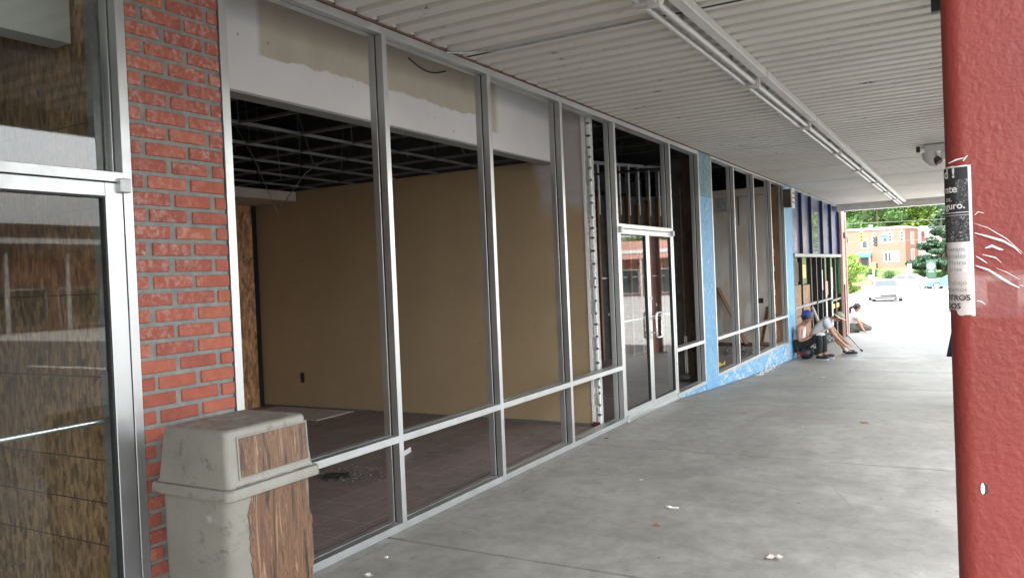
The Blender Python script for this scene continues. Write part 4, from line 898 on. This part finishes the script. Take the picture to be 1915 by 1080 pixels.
def shoe(an,to,mat,parent):
    mb=MB(); a=Vector(an);b_=Vector(to); d=(b_-a);d.z=0;d.normalize(); s0=a-d*.05; pts=[s0,(a+d*.02),a+d*.09,Vector(b_)+d*.02,Vector(b_)+d*.05]
    zb=min(a.z,b_.z); P_=[(p_.x,p_.y,.045) for p_ in pts]; mb.tube(P_,[.035,.046,.045,.042,.022],10)
    mb.cur=1; mb.tube([(p_.x,p_.y,.010) for p_ in pts],[.03,.042,.042,.040,.02],8); mb.v=[(v[0],v[1],max(0.0,v[2])) for v in mb.v]
    return mb.build('shoe',[mat,'tee'],parent,smooth=True,local=True)
# person 1
P1=dict(pelvis=(0,0,.29),waist=(-.05,0,.42),chest=(-.03,0,.56),nb=(.05,0,.67),neck=(.085,0,.73),jaw=(.135,0,.775),head=(.15,0,.85),crown=(.145,0,.915),face=(1,0,-.25),
 shR=(.0,-.165,.62),elR=(.03,-.24,.37),wrR=(.27,-.15,.46),hdR=(1,.2,.15),shL=(.0,.165,.62),elL=(.06,.24,.38),wrL=(.28,.1,.48),hdL=(1,-.3,.1),
 hipR=(.02,-.09,.27),knR=(.40,-.15,.46),anR=(.38,-.15,.09),toR=(.52,-.19,.03),hipL=(.02,.09,.27),knL=(.42,.12,.48),anL=(.42,.13,.09),toL=(.56,.14,.03))
z1=g(16.85)
t1=person(P1,(.14,16.85,z1),R(-4),'person in a white vest, black trousers and blue cap against the pale blue pier','skinA')
def tops(P,mat,parent,sleeve=True,k_=1.12):
    V=[(*P['pelvis'],.14),(*P['waist'],.142),(*P['chest'],.168 if sleeve else .172),(*P['nb'],.085)];E=[(0,1),(1,2),(2,3)]
    if sleeve:
        for s_ in 'RL': chain(V,E,2,[(*P['sh'+s_],.088),(*[lerp(a,b_,.6) for a,b_ in zip(P['sh'+s_],P['el'+s_])],.074)])
    else:
        for s_,sd in(('R',-1),('L',1)): chain(V,E,2,[(P['sh'+s_][0],P['sh'+s_][1]*.6,P['sh'+s_][2]+.015,.045)])
    return skin('shirt',V,E,mat,parent)
def legs(P,mat,parent,full=True,name='trousers'):
    V=[(*P['pelvis'],.135)];E=[]
    for s_ in 'RL':
        pts=[(*P['hip'+s_],.105),(*[lerp(a,b_,.5) for a,b_ in zip(P['hip'+s_],P['kn'+s_])],.092 if full else .112),(*P['kn'+s_],.078 if full else .10)]
        if full: pts+=[(*[lerp(a,b_,.5) for a,b_ in zip(P['kn'+s_],P['an'+s_])],.068),(*[lerp(a,b_,.95) for a,b_ in zip(P['kn'+s_],P['an'+s_])],.055)]
        else: pts+=[(*[lerp(a,b_,.16) for a,b_ in zip(P['kn'+s_],P['an'+s_])],.105)]
        chain(V,E,0,pts)
    return skin(name,V,E,mat,parent)
tops(P1,'tank',t1,False); legs(P1,'pants',t1)
for s_ in 'RL': shoe(P1['an'+s_],P1['to'+s_],'black',t1)
cap_shell((.13,0,.85),(-.35,0,1),.108,'hair','hair',t1,.66)
cp=cap_shell((.14,0,.875),(-.15,0,1),.112,'bluecap','cap',t1,.52)
mb=MB(); mb.add([(.06,-.07,.875),(.06,.07,.875),(-.045,.05,.835),(-.045,-.05,.835),(.06,-.07,.885),(.06,.07,.885),(-.045,.05,.843),(-.045,-.05,.843)],[(0,1,2,3),(4,5,6,7),(0,1,5,4),(1,2,6,5),(2,3,7,6),(3,0,4,7)]); mb.build('cap_bill','bluecap',cp,local=True)
bp_=empty('backpack',(.16,16.82,z1),'black and dark red backpack used as a seat','backpack')
V=[(.12,0,.10,.13),(.0,0,.10,.12),(-.1,.0,.13,.09)]; 
skin('bag','' or [(-.04,-.04,.14,(.18,.15)),(.12,-.05,.13,(.18,.14)),(.24,-.06,.10,(.13,.10))],[(0,1),(1,2)],'black',bp_)
MB().box(-.06,.06,-.222,-.20,.10,.16,Matrix.Rotation(.5,3,'Y')).build('red_panel','redcloth',bp_,local=True); MB().tube([(.18,-.16,.05),(.24,-.2,.15),(.22,-.14,.24)],.014,6).build('strap','black',bp_,local=True,smooth=True)
# food wrap held
mb=MB(); rr=random.Random(50)
for i in range(7): mb.ball((.36+.05*i/3+.14,16.80-.16+rr.uniform(-.03,.03),z1+.50+rr.uniform(-.01,.03)),.03,8,(1.3,1,.7))
meta(mb.build('food_wrapper','paper',smooth=True),'crumpled white food wrapper in the hands above black trousers','wrapper')
# person 2
P2=dict(pelvis=(0,0,.30),waist=(.06,0,.46),chest=(.19,0,.63),nb=(.33,0,.76),neck=(.39,0,.78),jaw=(.47,0,.73),head=(.50,0,.79),crown=(.535,0,.85),face=(.85,0,-.7),
 shR=(.26,-.17,.70),elR=(.40,-.26,.45),wrR=(.62,-.17,.20),hdR=(.5,.2,-.6),shL=(.26,.17,.70),elL=(.44,.24,.46),wrL=(.64,.1,.24),hdL=(.6,-.2,-.3),
 hipR=(.02,-.09,.28),knR=(.40,-.17,.39),anR=(.66,-.14,.09),toR=(.80,-.17,.03),hipL=(.02,.09,.28),knL=(.40,.13,.40),anL=(.62,.12,.09),toL=(.76,.14,.03))
z2=g(17.75)
t2=person(P2,(.22,17.85,z2),R(8),'person in a white tee shirt and plaid shorts bending forward under a wide hat','skinB')
tops(P2,'tee',t2); legs(P2,'plaid',t2,False,'shorts')
for s_ in 'RL':
    shoe(P2['an'+s_],P2['to'+s_],'black',t2); a=P2['an'+s_]; b_=P2['kn'+s_]; MB().tube([[lerp(p_,q_,.0) for p_,q_ in zip(a,b_)],[lerp(p_,q_,.22) for p_,q_ in zip(a,b_)]],.045,10).build('sock','tee',t2,local=True,smooth=True)
hc2=Vector((.525,0,.80)); upv=Vector((.55,0,.84)).normalized()
ht=cap_shell(hc2,upv,.105,'camo','hat',t2,.5)
q=upv.to_track_quat('Z','Y').to_matrix(); mb=MB(); n=24; vs=[]
for i,(r_,h_) in enumerate(((.095,.0),(.13,-.02),(.165,-.03),(.163,-.024),(.13,-.012),(.095,.01))):
    for j in range(n): a=6.283*j/n; vs.append(hc2+q@Vector((r_*math.cos(a),r_*math.sin(a)*.95,h_+.05*abs(math.sin(a))*((r_-.095)/.1))))
mb.add(vs,[(i*n+j,(i+1)*n+j,(i+1)*n+(j+1)%n,i*n+(j+1)%n) for i in range(5) for j in range(n)]); mb.build('brim','straw',ht,local=True,smooth=True)
st=empty('crate_seat',(.22,17.95,z2),'low dark crate under the person in plaid shorts','crate')
MB().cbox(.08,.38,17.8,18.12,z2,z2+.17,.01).build('crate_body','black',st); MB().cbox(.07,.39,17.79,18.13,z2+.172,z2+.195,.004).build('crate_lid','brownb',st)
# cup
cu=empty('drink_cup',(.50,17.35,g(17.35)),'large dark paper cup with a white lid beside the plaid shorts','cup')
zc=g(17.35); MB().tube([(.5,17.35,zc),(.5,17.35,zc+.08)],[.045,.05],14).build('cup_base','paper',cu,smooth=True); MB().tube([(.5,17.35,zc+.081),(.5,17.35,zc+.17)],[.052,.060],14).build('sleeve','navy',cu,smooth=True); MB().tube([(.5,17.35,zc+.171),(.5,17.35,zc+.19)],[.064,.058],14).build('lid','paper',cu,smooth=True); MB().cyl((.5,17.35,zc+.18),(.505,17.34,zc+.26),.006,6).build('straw','paper',cu)
b5=empty('water_bottle',(.40,17.45,zc),'small clear bottle standing left of the drink cup','bottle')
MB().tube([(.4,17.45,zc),(.4,17.45,zc+.14),(.4,17.45,zc+.17),(.4,17.45,zc+.2)],[.035,.035,.014,.014],10).build('bottle_body','farpale',b5,smooth=True); MB().cyl((.4,17.45,zc+.2),(.4,17.45,zc+.22),.017,8).build('cap','paper',b5)
# cane and tube
ca=empty('crutch',(1.05,18.9,g(18.9)),'grey metal crutch lying on the walkway beside the seated pair','crutch')
MB().tube([(.68,19.4,g(19)+.35),(.8,19.25,g(19)+.24),(1.04,18.85,g(18.85)+.03)],.013,8).build('shaft','alu',ca,smooth=True); MB().tube([(1.03,18.87,g(18.85)+.035),(1.065,18.81,g(18.8)+.018)],.02,8).build('rubber_tip','black',ca,smooth=True)
MB().tube([(.08,18.75,g(18.7)+.98),(.30,18.5,g(18.5)+.48),(.34,18.48,g(18.4)+.02)],.03,10).build('x','tubeg')
o=bpy.data.objects['x']; o.name='white_tube'; meta(o,'white plastic tube leaning behind the seated pair','tube')
# person 3
P3=dict(pelvis=(0,0,.13),waist=(-.02,0,.27),chest=(.03,0,.42),nb=(.08,0,.54),neck=(.10,0,.58),jaw=(.145,0,.63),head=(.15,0,.69),crown=(.145,0,.75),face=(1,0,-.1),
 shR=(.05,-.155,.48),elR=(.16,-.22,.27),wrR=(.25,-.21,.08),hdR=(.6,0,-.5),shL=(.05,.155,.48),elL=(.18,.2,.28),wrL=(.33,.1,.2),hdL=(1,-.1,-.2),
 hipR=(.02,-.09,.12),knR=(.46,-.12,.12),anR=(.14,.02,.07),toR=(.05,.12,.05),hipL=(.02,.09,.12),knL=(.42,.24,.12),anL=(.2,-.02,.08),toL=(.12,-.1,.05))
z3=g(26.3)
t3=person(P3,(.0,26.3,z3),R(8),'person with a dark ponytail sitting on the ground past the corner pier','skinB')
tops(P3,'tee',t3); legs(P3,'greyp',t3)
t3.scale=(1.14,1.14,1.14)
hr=cap_shell((.125,0,.69),(-.55,0,1),.108,'hair','hair',t3,.62); MB().tube([(.04,0,.70),(-.04,0,.66),(-.06,0,.58),(-.05,0,.50)],[.035,.045,.04,.02],10).build('ponytail','hair',hr,local=True,smooth=True)
# ------------------------------------------------------------------ cars
def car(loc,rz,paint,label,l=4.5,h=1.42,low='x'):
    t=empty('parked_car',(0,0,0),label,'car','cars on the parking lot'); hl=l/2
    body=[(-hl,.35),(-hl+.02,.72),(-hl+.25,.88),(-hl+1.0,.93),(-.1,.96),(hl-1.2,.92),(hl-.35,.80),(hl-.03,.62),(hl,.40),(hl-.1,.22),(-hl+.1,.22)]
    mb=MB(); n=len(body); secs=[(-.86,.93,.03),(-.80,1,0),(.80,1,0),(.86,.93,.03)]
    vs=[]; 
    for y,sc_,dz in((-.87,.97,.0),(-.80,1,0),(.80,1,0),(.87,.97,.0)):
        for x,z in body: vs.append((x*sc_,y,.5+(z-.5)*(.9 if abs(y)>.85 else 1)))
    mb.add(vs,[(i*n+j,i*n+(j+1)%n,(i+1)*n+(j+1)%n,(i+1)*n+j) for i in range(3) for j in range(n)]+[tuple(range(n))[::-1],tuple(range(3*n,4*n))]); mb.build('body',paint,t,local=True)
    cab=[(-hl+.75,.93),(-hl+1.35,h-.04),(-hl+1.9,h),(.35,h-.02),(1.15,.93)]; n=len(cab)
    vs=[(x,-.80 if i in(0,4) else -.62,z) for i,(x,z) in enumerate(cab)]+[(x,.80 if i in(0,4) else .62,z) for i,(x,z) in enumerate(cab)]
    mb=MB(); mb.add(vs,[(i,i+1,i+n+1,i+n) for i in range(n-1)]+[tuple(range(n)),tuple(range(n,2*n))[::-1]]); c_=mb.build('cabin',paint,t,local=True)
    def win(i,a0,a1,nm):
        (xa,za),(xb,zb)=cab[i],cab[i+1]; wa=.80 if i in(0,4) else .62; wb=.80 if i+1 in(0,4) else .62
        nx,nz=(zb-za),-(xb-xa); L_=math.hypot(nx,nz); nx/=-L_;nz/=-L_; P_=[]
        for f_,w_ in((a0,lerp(wa,wb,a0)-.06),(a1,lerp(wa,wb,a1)-.06)):
            x,z=lerp(xa,xb,f_)+nx*.01,lerp(za,zb,f_)+nz*.01; P_+=[(x,-w_,z),(x,w_,z)]
        MB().add([P_[0],P_[1],P_[3],P_[2]],[(0,1,2,3)]).build(nm,'carglass',c_,local=True)
    win(3,.08,.92,'windscreen'); win(0,.1,.9,'rear_window')
    for sd in(-1,1):
        mb=MB(); yy=lambda z:sd*(lerp(.80,.62,(z-.93)/(h-.93))+.012)
        for a,b_,c2,d_ in((-hl+1.1,-.12,-hl+1.45,-.12),(-.04,.95,-.04,.38)): mb.add([(a,yy(.97),.97),(b_,yy(.97),.97),(d_,yy(h-.08),h-.08),(c2,yy(h-.08),h-.08)],[(0,1,2,3)])
        mb.build('side_window','carglass',c_,local=True)
        MB().cbox(1.0,1.15,sd*.92-.06,sd*.92+.06,.93,1.05,.01).build('mirror',paint,t,local=True)
        MB().cbox(hl-.16,hl-.012,sd*.62-.16,sd*.62+.16,.58,.70,.01).build('headlight','chromel',t,local=True)
        MB().cbox(-hl-.004,-hl+.1,sd*.66-.14,sd*.66+.14,.62,.76,.01).build('tail_light','redcloth',t,local=True)
        for x in(-hl+.85,hl-.85):
            w_=MB().cyl((x,sd*.70,.32),(x,sd*.89,.32),.32,20).build('wheel','tyre',t,local=True,smooth=True); MB().cyl((x,sd*.885,.32),(x,sd*.90,.32),.2,14).build('rim','chromel',w_,local=True,smooth=True)
    MB().cbox(hl-.10,hl+.012,-.5,.5,.36,.50,.01).build('grille','black',t,local=True); MB().cbox(hl-.12,hl+.015,-.26,.26,.50,.60,.004).build('number_plate','paper',t,local=True); MB().cbox(hl-.15,hl+.02,-.82,.82,.24,.34,.02).build('bumper','black',t,local=True)
    MB().cbox(-hl-.01,-hl+.1,-.8,.8,.26,.36,.02).build('rear_bumper','black',t,local=True)
    t.location=loc; t.rotation_euler.z=rz; return t
car((-1.75,58.3,lotz(58)),R(-80),'carwhite','nearest white car facing the walkway with its grille showing')
car((-1.7,84.6,lotz(84)),R(-18),'carwhite','white car standing sideways behind the nearest white car')
car((2.1,82.6,lotz(82)),R(172),'carblue','blue car partly hidden by the red column')
# ------------------------------------------------------------------ background: street furniture
yb_=empty('yellow_barrier',(-4.6,72,lotz(72)),'yellow framed barrier at the edge of the lot','barrier')
zb=lotz(72)
for x in(-5.6,-4.6,-3.6): MB().cbox(x-.06,x+.06,71.95,72.05,zb,zb+1.05,.01).build('post','yellow',yb_)
for z in(.25,.85): MB().cbox(-5.7,-3.5,71.9,71.94,zb+z,zb+z+.16,.01).build('rail','yellow',yb_)
MB().cbox(-5.5,-4.7,72.1,72.5,zb+.3,zb+.8,.02).build('panel','brownb',yb_)
def signal(x,y,z,mat,label,n=3,face='black'):
    t=empty('traffic_signal',(x,y,z),label,'traffic signal','traffic signals hung over the street')
    MB().cbox(x-.18,x+.18,y-.12,y+.12,z-.55,z+.55,.02).build('housing',mat,t)
    for i in range(n):
        zz=z+.36-i*.36; MB().tube([(x,y-.12,zz),(x,y-.26,zz)],.13,10).build('visor',face,t,smooth=True); MB().cyl((x,y-.13,zz),(x,y-.125,zz),.11,10).build('lens','dkgreen',t)
    MB().cyl((x,y,z+.55),(x,y,z+1.1),.03,6).build('hanger','steel',t)
signal(-8.9,95,4.15,'yellow','yellow traffic signal nearest the corner pier'); signal(-6.95,95,4.3,'yellow','yellow traffic signal seen from behind over the awning')
signal(-5.72,95,3.75,'offwhite','pale traffic signal left of the green street sign',face='black'); signal(-5.45,94,3.7,'black','black traffic signal left of the green street sign'); signal(-4.1,95,4.15,'farwhite','white traffic signal right of the green street sign'); signal(-2.95,95,4.15,'farwhite','white traffic signal farthest right on the wires')
signal(-.95,95,4.0,'redcloth','small red signal beside the pine tree',1)
ss=empty('street_sign',(-4.66,95,4.25),'green street name sign hung over the street','street sign'); MB().cbox(-5.1,-4.2,94.97,95.03,4.03,4.45,.01).build('sign_plate','green',ss); MB().cyl((-4.65,95,4.45),(-4.65,95,5.2),.03,6).build('hanger','steel',ss)
for i,(za,zb_) in enumerate(((5.15,4.75),(6.1,5.4),(7.6,7.3),(4.2,3.2))):
    pts=[(lerp(-26,16,k3/20),95+(i-1.5)*.4,lerp(za,zb_,k3/20)+((k3/20-.5)**2)*1.6) for k3 in range(21)]
    meta(MB().tube(pts,.022,5).build('overhead_wire','darkmetal',smooth=True),['signal span wire carrying the traffic signals','second wire above the signal span wire','highest wire against the trees','lowest wire across the brick building'][i],'wire','overhead wires')
for x in(-26.2,16.2):
    t=empty('utility_pole',(x,95,-1.2),'wooden utility pole at the '+('left' if x<0 else 'right')+' end of the signal wires','pole'); MB().tube([(x,95,-1.2),(x,95,9)],[.18,.12],10).build('shaft','bark',t,smooth=True); MB().cbox(x-1.1,x+1.1,94.9,95.02,8.3,8.45,.01).build('crossarm','bark',t)
pp=empty('signal_post',(-5.97,96.3,-1.15),'white signal post with a yellow head by the bushes','signal post'); MB().cyl((-5.97,96.3,-1.2),(-5.97,96.3,1.0),.07,10).build('post','farwhite',pp,smooth=True); MB().cbox(-6.2,-5.75,96.15,96.45,.75,1.45,.02).build('head','yellow',pp); MB().cbox(-5.74,-5.5,96.15,96.45,.8,1.35,.02).build('pedestrian_signal','black',pp); MB().cbox(-6.5,-6.1,96.2,96.4,-.35,.05,.02).build('cabinet','farwhite',pp)
rs=empty('roadside_sign',(-2.4,96.4,-1.1),'tall white roadside sign at the kerb','sign'); MB().cyl((-2.4,96.4,-1.2),(-2.4,96.4,.2),.05,8).build('post','farpale',rs,smooth=True); MB().cbox(-2.62,-2.2,96.3,96.36,.15,1.12,.01).build('plate','farwhite',rs)
gs=empty('garden_sign',(-.5,101,-.9),'dark green sign board with a round teal emblem on the grass','sign')
gz=g(101); MB().cbox(-1.0,.0,101,101.15,gz-.1+.15,1.45,.02).build('board','dkgreen',gs); MB().cbox(-.95,-.85,100.95,101.2,gz,.3,.01).build('post','dkgreen',gs); MB().cbox(-.15,-.05,100.95,101.2,gz,.3,.01).build('post','dkgreen',gs)
MB().cyl((-.5,100.99,.78),(-.5,100.96,.78),.40,24).build('emblem','teal2',gs,smooth=True); MB().cyl((-.5,100.955,.78),(-.5,100.95,.78),.27,20).build('emblem_ring','farwhite',gs,smooth=True); MB().cyl((-.5,100.945,.78),(-.5,100.94,.78),.24,20).build('emblem_centre','teal2',gs,smooth=True); MB().cbox(-.72,-.28,100.96,100.99,.10,.26,.004).build('plate','farwhite',gs)
rl=empty('low_fence',(-5,97.6,-1.1),'low dark rail fence along the kerb','fence'); 
for i in range(12): MB().cbox(-8.2+i*.6,-8.14+i*.6,97.57,97.63,-1.1,-.35,.004).build('post','darkmetal',rl)
MB().cbox(-8.3,-1.4,97.57,97.63,-.42,-.36,.004).build('rail','darkmetal',rl)
# ------------------------------------------------------------------ brick building (far)
fb=empty('brick_building',(0,0,0),'two storey red brick building on the grass bank','building')
def fbx(name,mat,dims,par=None): return MB().box(*dims).build(name,mat,par or fb,local=True)
H0,H1=-1.2,5.15   # local: x to the left negative, front face y=0
fbx('wall','farred',(-15,0,0,9,H0,H1)); fbx('parapet','farwhite',(-15.1,.1,-.1,9.1,H1,H1+.22)); fbx('roof','farpale',(-14.9,-.1,.1,8.9,H1+.22,H1+.26))
fbx('rear_wing','farpale',(0.01,2.2,6.5,12,H0,H1-.15)); fbx('rear_wing_top','farwhite',(0.02,2.2,6.4,12,H1-.15,H1+.25))
def fwin(x0,x1,z0,z1,n=2,blank=0):
    f_=fbx('window','farwhite',(x0-.08,x1+.08,-.04,.02,z0-.08,z1+.1)); w_=(x1-x0)/n
    for i in range(n):
        if i<n-blank: fbx('pane','carglass',(x0+i*w_+.05,x0+(i+1)*w_-.05,-.055,-.041,z0+.05,z1-.05),f_)
fwin(-5.4,-4.65,2.75,3.85,1); fwin(-2.75,-1.55,3.35,4.45,2); fwin(-2.6,-.9,.85,2.1,4,2); fwin(-9.5,-8,3.2,4.3,2); fwin(-12.5,-11,3.2,4.3,2); fwin(-9.5,-8,.8,2,2)
def swin(y0,y1,z0,z1):
    f_=fbx('window','farwhite',(-.02,.05,y0-.08,y1+.08,z0-.08,z1+.1)); fbx('pane','carglass',(.051,.06,y0+.05,y1-.05,z0+.05,z1-.05),f_)
for y in(2.8,): swin(y,y+1.4,3.1,4.6); swin(y,y+1.4,.8,2.3)
d_=fbx('door','carglass',(-5.5,-4.7,-.05,.02,-.1,1.9)); MB().prism([(-.02,2.25),(-1.0,1.75),(-1.0,1.55),(-.02,1.7)],'x',-5.9,-4.1).build('awning','green',fb,local=True)
for x in(-5.8,-4.25): fbx('awning_post','farwhite',(x,x+.1,-.95,-.85,H0,1.6))
fbx('vent','farwhite',(-5,-4.6,2,2.4,H1+.26,H1+.7))
fb.location=(-3.85,115,.62); fb.rotation_euler.z=R(-10)
# ------------------------------------------------------------------ vegetation
def leaves(name,mat,lumps,n,size,parent=None,seed=1,up=.3,floor=None):
    rr=random.Random(seed); mb=MB(); vs=[];fs=[]
    tot=sum(l[3]*l[4]*l[5] for l in lumps)**1
    for (cx_,cy_,cz_,rx,ry,rz_) in lumps:
        k_=int(n*(rx*ry*rz_)/tot)+1
        for _ in range(k_):
            while True:
                a,b_,c_=(rr.uniform(-1,1) for _ in range(3)); q_=a*a+b_*b_+c_*c_
                if q_<1 and (q_>.25 or rr.random()<.35): break
            x,y,z=cx_+a*rx,cy_+b_*ry,cz_+c_*rz_
            if floor is not None and z<floor: continue
            u=Vector((rr.gauss(0,1),rr.gauss(0,1),rr.gauss(0,1))).normalized(); w=u.orthogonal().normalized(); s_=size*rr.uniform(.5,1.3)
            v_=u.cross(w); p_=Vector((x,y,z)); i0=len(vs); vs+=[p_-w*s_*.5,p_+v_*s_*.35,p_+w*s_*.6,p_-v_*s_*.35]; fs.append((i0,i0+1,i0+2,i0+3))
    mb.add(vs,fs); return mb.build(name,mat,parent,fix=False)
def tree(loc,h,cw,mat,label,n,size,seed,kind='round',trunk=.18,base=.3,name='broadleaf_tree',group=None):
    x,y,z=loc; t=empty(name,loc,label,'tree',group); rr=random.Random(seed)
    mb=MB(); mb.tube([(x,y,z-.3),(x+rr.uniform(-.1,.1),y,z+h*.4),(x+rr.uniform(-.2,.2),y,z+h*.85)],[trunk,trunk*.7,trunk*.25],8)
    for i in range(7):
        a=rr.uniform(0,6.28); zz=z+h*rr.uniform(base,.7); r_=cw*rr.uniform(.4,.8); mb.tube([(x,y,zz),(x+r_*.5*math.cos(a),y+r_*.5*math.sin(a),zz+h*.08),(x+r_*math.cos(a),y+r_*math.sin(a),zz+h*.16)],[trunk*.4,trunk*.25,trunk*.08],6)
    mb.build('trunk','bark',t,smooth=True); L_=[]
    if kind=='round':
        for i in range(26):
            a=rr.uniform(0,6.28); f_=rr.uniform(base,1); wd=cw*math.sin(math.pi*min(1,max(.12,(f_-base*.7)/(1.05-base*.7))))**.6; r_=wd*rr.uniform(.25,.95); s_=cw*rr.uniform(.22,.42)
            L_.append((x+r_*math.cos(a),y+r_*math.sin(a),z+h*f_-s_*.5,s_,s_,s_*.6))
    else:
        k_=0
        while k_<110:
            f_=rr.uniform(base,1); wd=cw*(1-f_)/(1-base)+.15; a=rr.uniform(0,6.28); r_=wd*rr.uniform(.3,1); s_=max(.25,wd*.3); L_.append((x+r_*math.cos(a),y+r_*math.sin(a),z+h*f_-r_*.12,s_,s_,s_*.28+.1)); k_+=1
    leaves('crown',mat,L_,n,size,t,seed); return t
tree((-4.7,60,lotz(60)),3.5,1.7,'leafY','young yellow green tree beside the corner pier',5500,.20,61,base=.18,trunk=.07)
tree((.6,106,g(106)),9.2,3.4,'leafP','dark spreading pine beside the garden sign',15000,.36,62,'cone',.22,.12,'pine_tree')
tree((-2.2,150,g(150)),17,5.5,'leafB','bright yellow green tree behind the brick building roof',7000,.5,63,base=.25,group='trees behind the brick building')
tree((-10,148,g(148)),16,6,'leafG','mid green tree at the left behind the brick building',7000,.5,64,base=.25,group='trees behind the brick building')
tree((4,140,g(140)),15,5,'leafB','light green tree behind the dark pine',6000,.5,66,base=.25,group='trees behind the brick building')
rr=random.Random(70); L_=[]
for i in range(150):
    x=rr.uniform(-75,60); y=rr.uniform(160,190); r_=rr.uniform(3,6); L_.append((x,y,g(y)+rr.uniform(1,15),r_,r_,r_*.75))
o=leaves('woodland','leafG',L_,36000,1.1,seed=71); meta(o,'green woodland filling the hill behind the building',kind='stuff')
L_=[(rr.uniform(-60,50),rr.uniform(158,162),rr.uniform(4,20),3,2,2.2) for i in range(50)]
o=leaves('woodland_highlights','leafB',L_,9000,.9,seed=72); meta(o,'lighter leafy crowns along the woodland front',kind='stuff')
def bush(x,y,rx,rz_,mat,label,seed,n=1500,size=.13):
    z=g(y); rr=random.Random(seed); t=empty('bush',(x,y,z),label,'bush','bushes on the grass bank')
    L_=[(x+rr.uniform(-.5,.5)*rx,y+rr.uniform(-.4,.4),z+rz_*rr.uniform(.3,.6),rx*.55,.7,rz_*.5) for i in range(8)]
    leaves('foliage',mat,L_,n,size,t,seed,floor=z); mb=MB()
    for i in range(5): mb.tube([(x+rr.uniform(-.2,.2),y,z-.1),(x+rr.uniform(-rx*.5,rx*.5),y+rr.uniform(-.3,.3),z+rz_*.5)],.03,5)
    mb.build('stems','bark',t)
bush(-5.0,104,1.15,1.15,'leafG','dark clipped bush in front of the brick wall',81); bush(-7.1,107,1.2,1.5,'leafG','taller dark bush left of the clipped one',82)
bush(-1.9,105.5,.9,.9,'leafG','small bush left of the garden sign',83); bush(-2.7,103.8,.5,.6,'leafG','tiny bush behind the roadside sign',84); bush(.9,104,1.3,.9,'leafG','low dark bush right of the garden sign',85); bush(-8.5,100,1.4,1.0,'leafY','yellow green shrub below the young tree',86)
L_=[(lerp(-2.2,2.5,i/14),100.2+rr.uniform(-.2,.2),g(100.2)+.15,.35,.3,.16) for i in range(15)]
o=leaves('flower_bed','flower',L_,1800,.09,seed=90); meta(o,'yellow flowers planted in front of the garden sign',kind='stuff')
# ------------------------------------------------------------------ buildings across the lot (seen mirrored in the glass)
def strip_mall(loc,rz,w,label,hh=6.2,fasc='farred'):
    t=empty('strip_mall',(0,0,0),label,'building'); L_=w/2
    MB().box(-L_,L_,0,12,0,hh-.8).build('wall','farred',t,local=True); MB().cbox(-L_-.2,L_+.2,-2.2,12.2,hh-1.9,hh,.02).build('fascia',fasc,t,local=True); MB().cbox(-L_-.2,L_+.2,-2.25,-2.201,hh-1.3,hh-.95,.01).build('white_band','farwhite',t,local=True)
    for i in range(int(w/4)):
        x=-L_+2+i*4; f_=MB().box(x-1.6,x+1.6,-.06,-.001,.3,3.0).build('window','alu',t,local=True); MB().box(x-1.5,x+1.5,-.08,-.061,.4,2.9).build('pane','carglass',f_,local=True)
        MB().box(x+1.9,x+2.1,-2.1,-1.9,0,hh-1.9).build('column','offwhite',t,local=True)
    t.location=loc; t.rotation_euler.z=rz
strip_mall((52,38,lotz(38)),R(-90),60,'brown fascia shop row across the parking lot',7.2,'brownb')
strip_mall((25,84,-1.2),R(-15),26,'red shop block at the far right of the parking lot',6.0,'salmon')
# ------------------------------------------------------------------ world, sun, camera
w=bpy.data.worlds.new('World'); S.world=w; w.use_nodes=True; nt=w.node_tree; bg=nt.nodes['Background']
sky=nt.nodes.new('ShaderNodeTexSky'); sky.sky_type='NISHITA'; sky.sun_disc=False
el=R(63); az_dir=Vector((-.22,-.97,0)).normalized()    # horizontal direction from the scene toward the sun
sky.sun_elevation=el; sky.sun_rotation=math.atan2(az_dir.x,az_dir.y); sky.air_density=1.2; sky.dust_density=2.5; sky.ozone_density=1.0
hs=nt.nodes.new('ShaderNodeHueSaturation'); hs.inputs['Saturation'].default_value=.2; nt.links.new(sky.outputs[0],hs.inputs['Color']); nt.links.new(hs.outputs[0],bg.inputs[0]); bg.inputs[1].default_value=.15
sd=bpy.data.lights.new('sun','SUN'); sd.energy=2.0; sd.angle=R(.53); sd.color=(1,.95,.88); so=bpy.data.objects.new('sun',sd); COL.objects.link(so)
dirv=Vector((az_dir.x*math.cos(el),az_dir.y*math.cos(el),math.sin(el))); so.rotation_euler=dirv.to_track_quat('Z','Y').to_euler(); so.location=(0,-10,20)
cd=bpy.data.cameras.new('camera'); co=bpy.data.objects.new('camera',cd); COL.objects.link(co); S.camera=co
r_=Vector((.8668039,.49687961,-.04197206)); u_=Vector((.02875605,.03422206,.99900047)); f_=Vector((-.49781933,.86714445,-.01537552))
m=Matrix((r_,u_,-f_)).transposed().to_4x4(); m.translation=Vector((3.12299,0,1.5582)); co.matrix_world=m
cd.sensor_width=36; cd.lens=36*1488.193/1915; cd.clip_start=.05; cd.clip_end=1500
# empties used only as bases that never received parts
for o in list(bpy.data.objects):
    if o.type=='EMPTY' and not any(c.parent==o for c in bpy.data.objects): bpy.data.objects.remove(o)
S.render.engine='CYCLES'
S.cycles.max_bounces=8; S.cycles.diffuse_bounces=5; S.cycles.glossy_bounces=4; S.cycles.transparent_max_bounces=12
S.cycles.use_denoising=True
S.view_settings.view_transform='Standard'; S.view_settings.look='None'; S.view_settings.gamma=1; S.view_settings.exposure=3.25
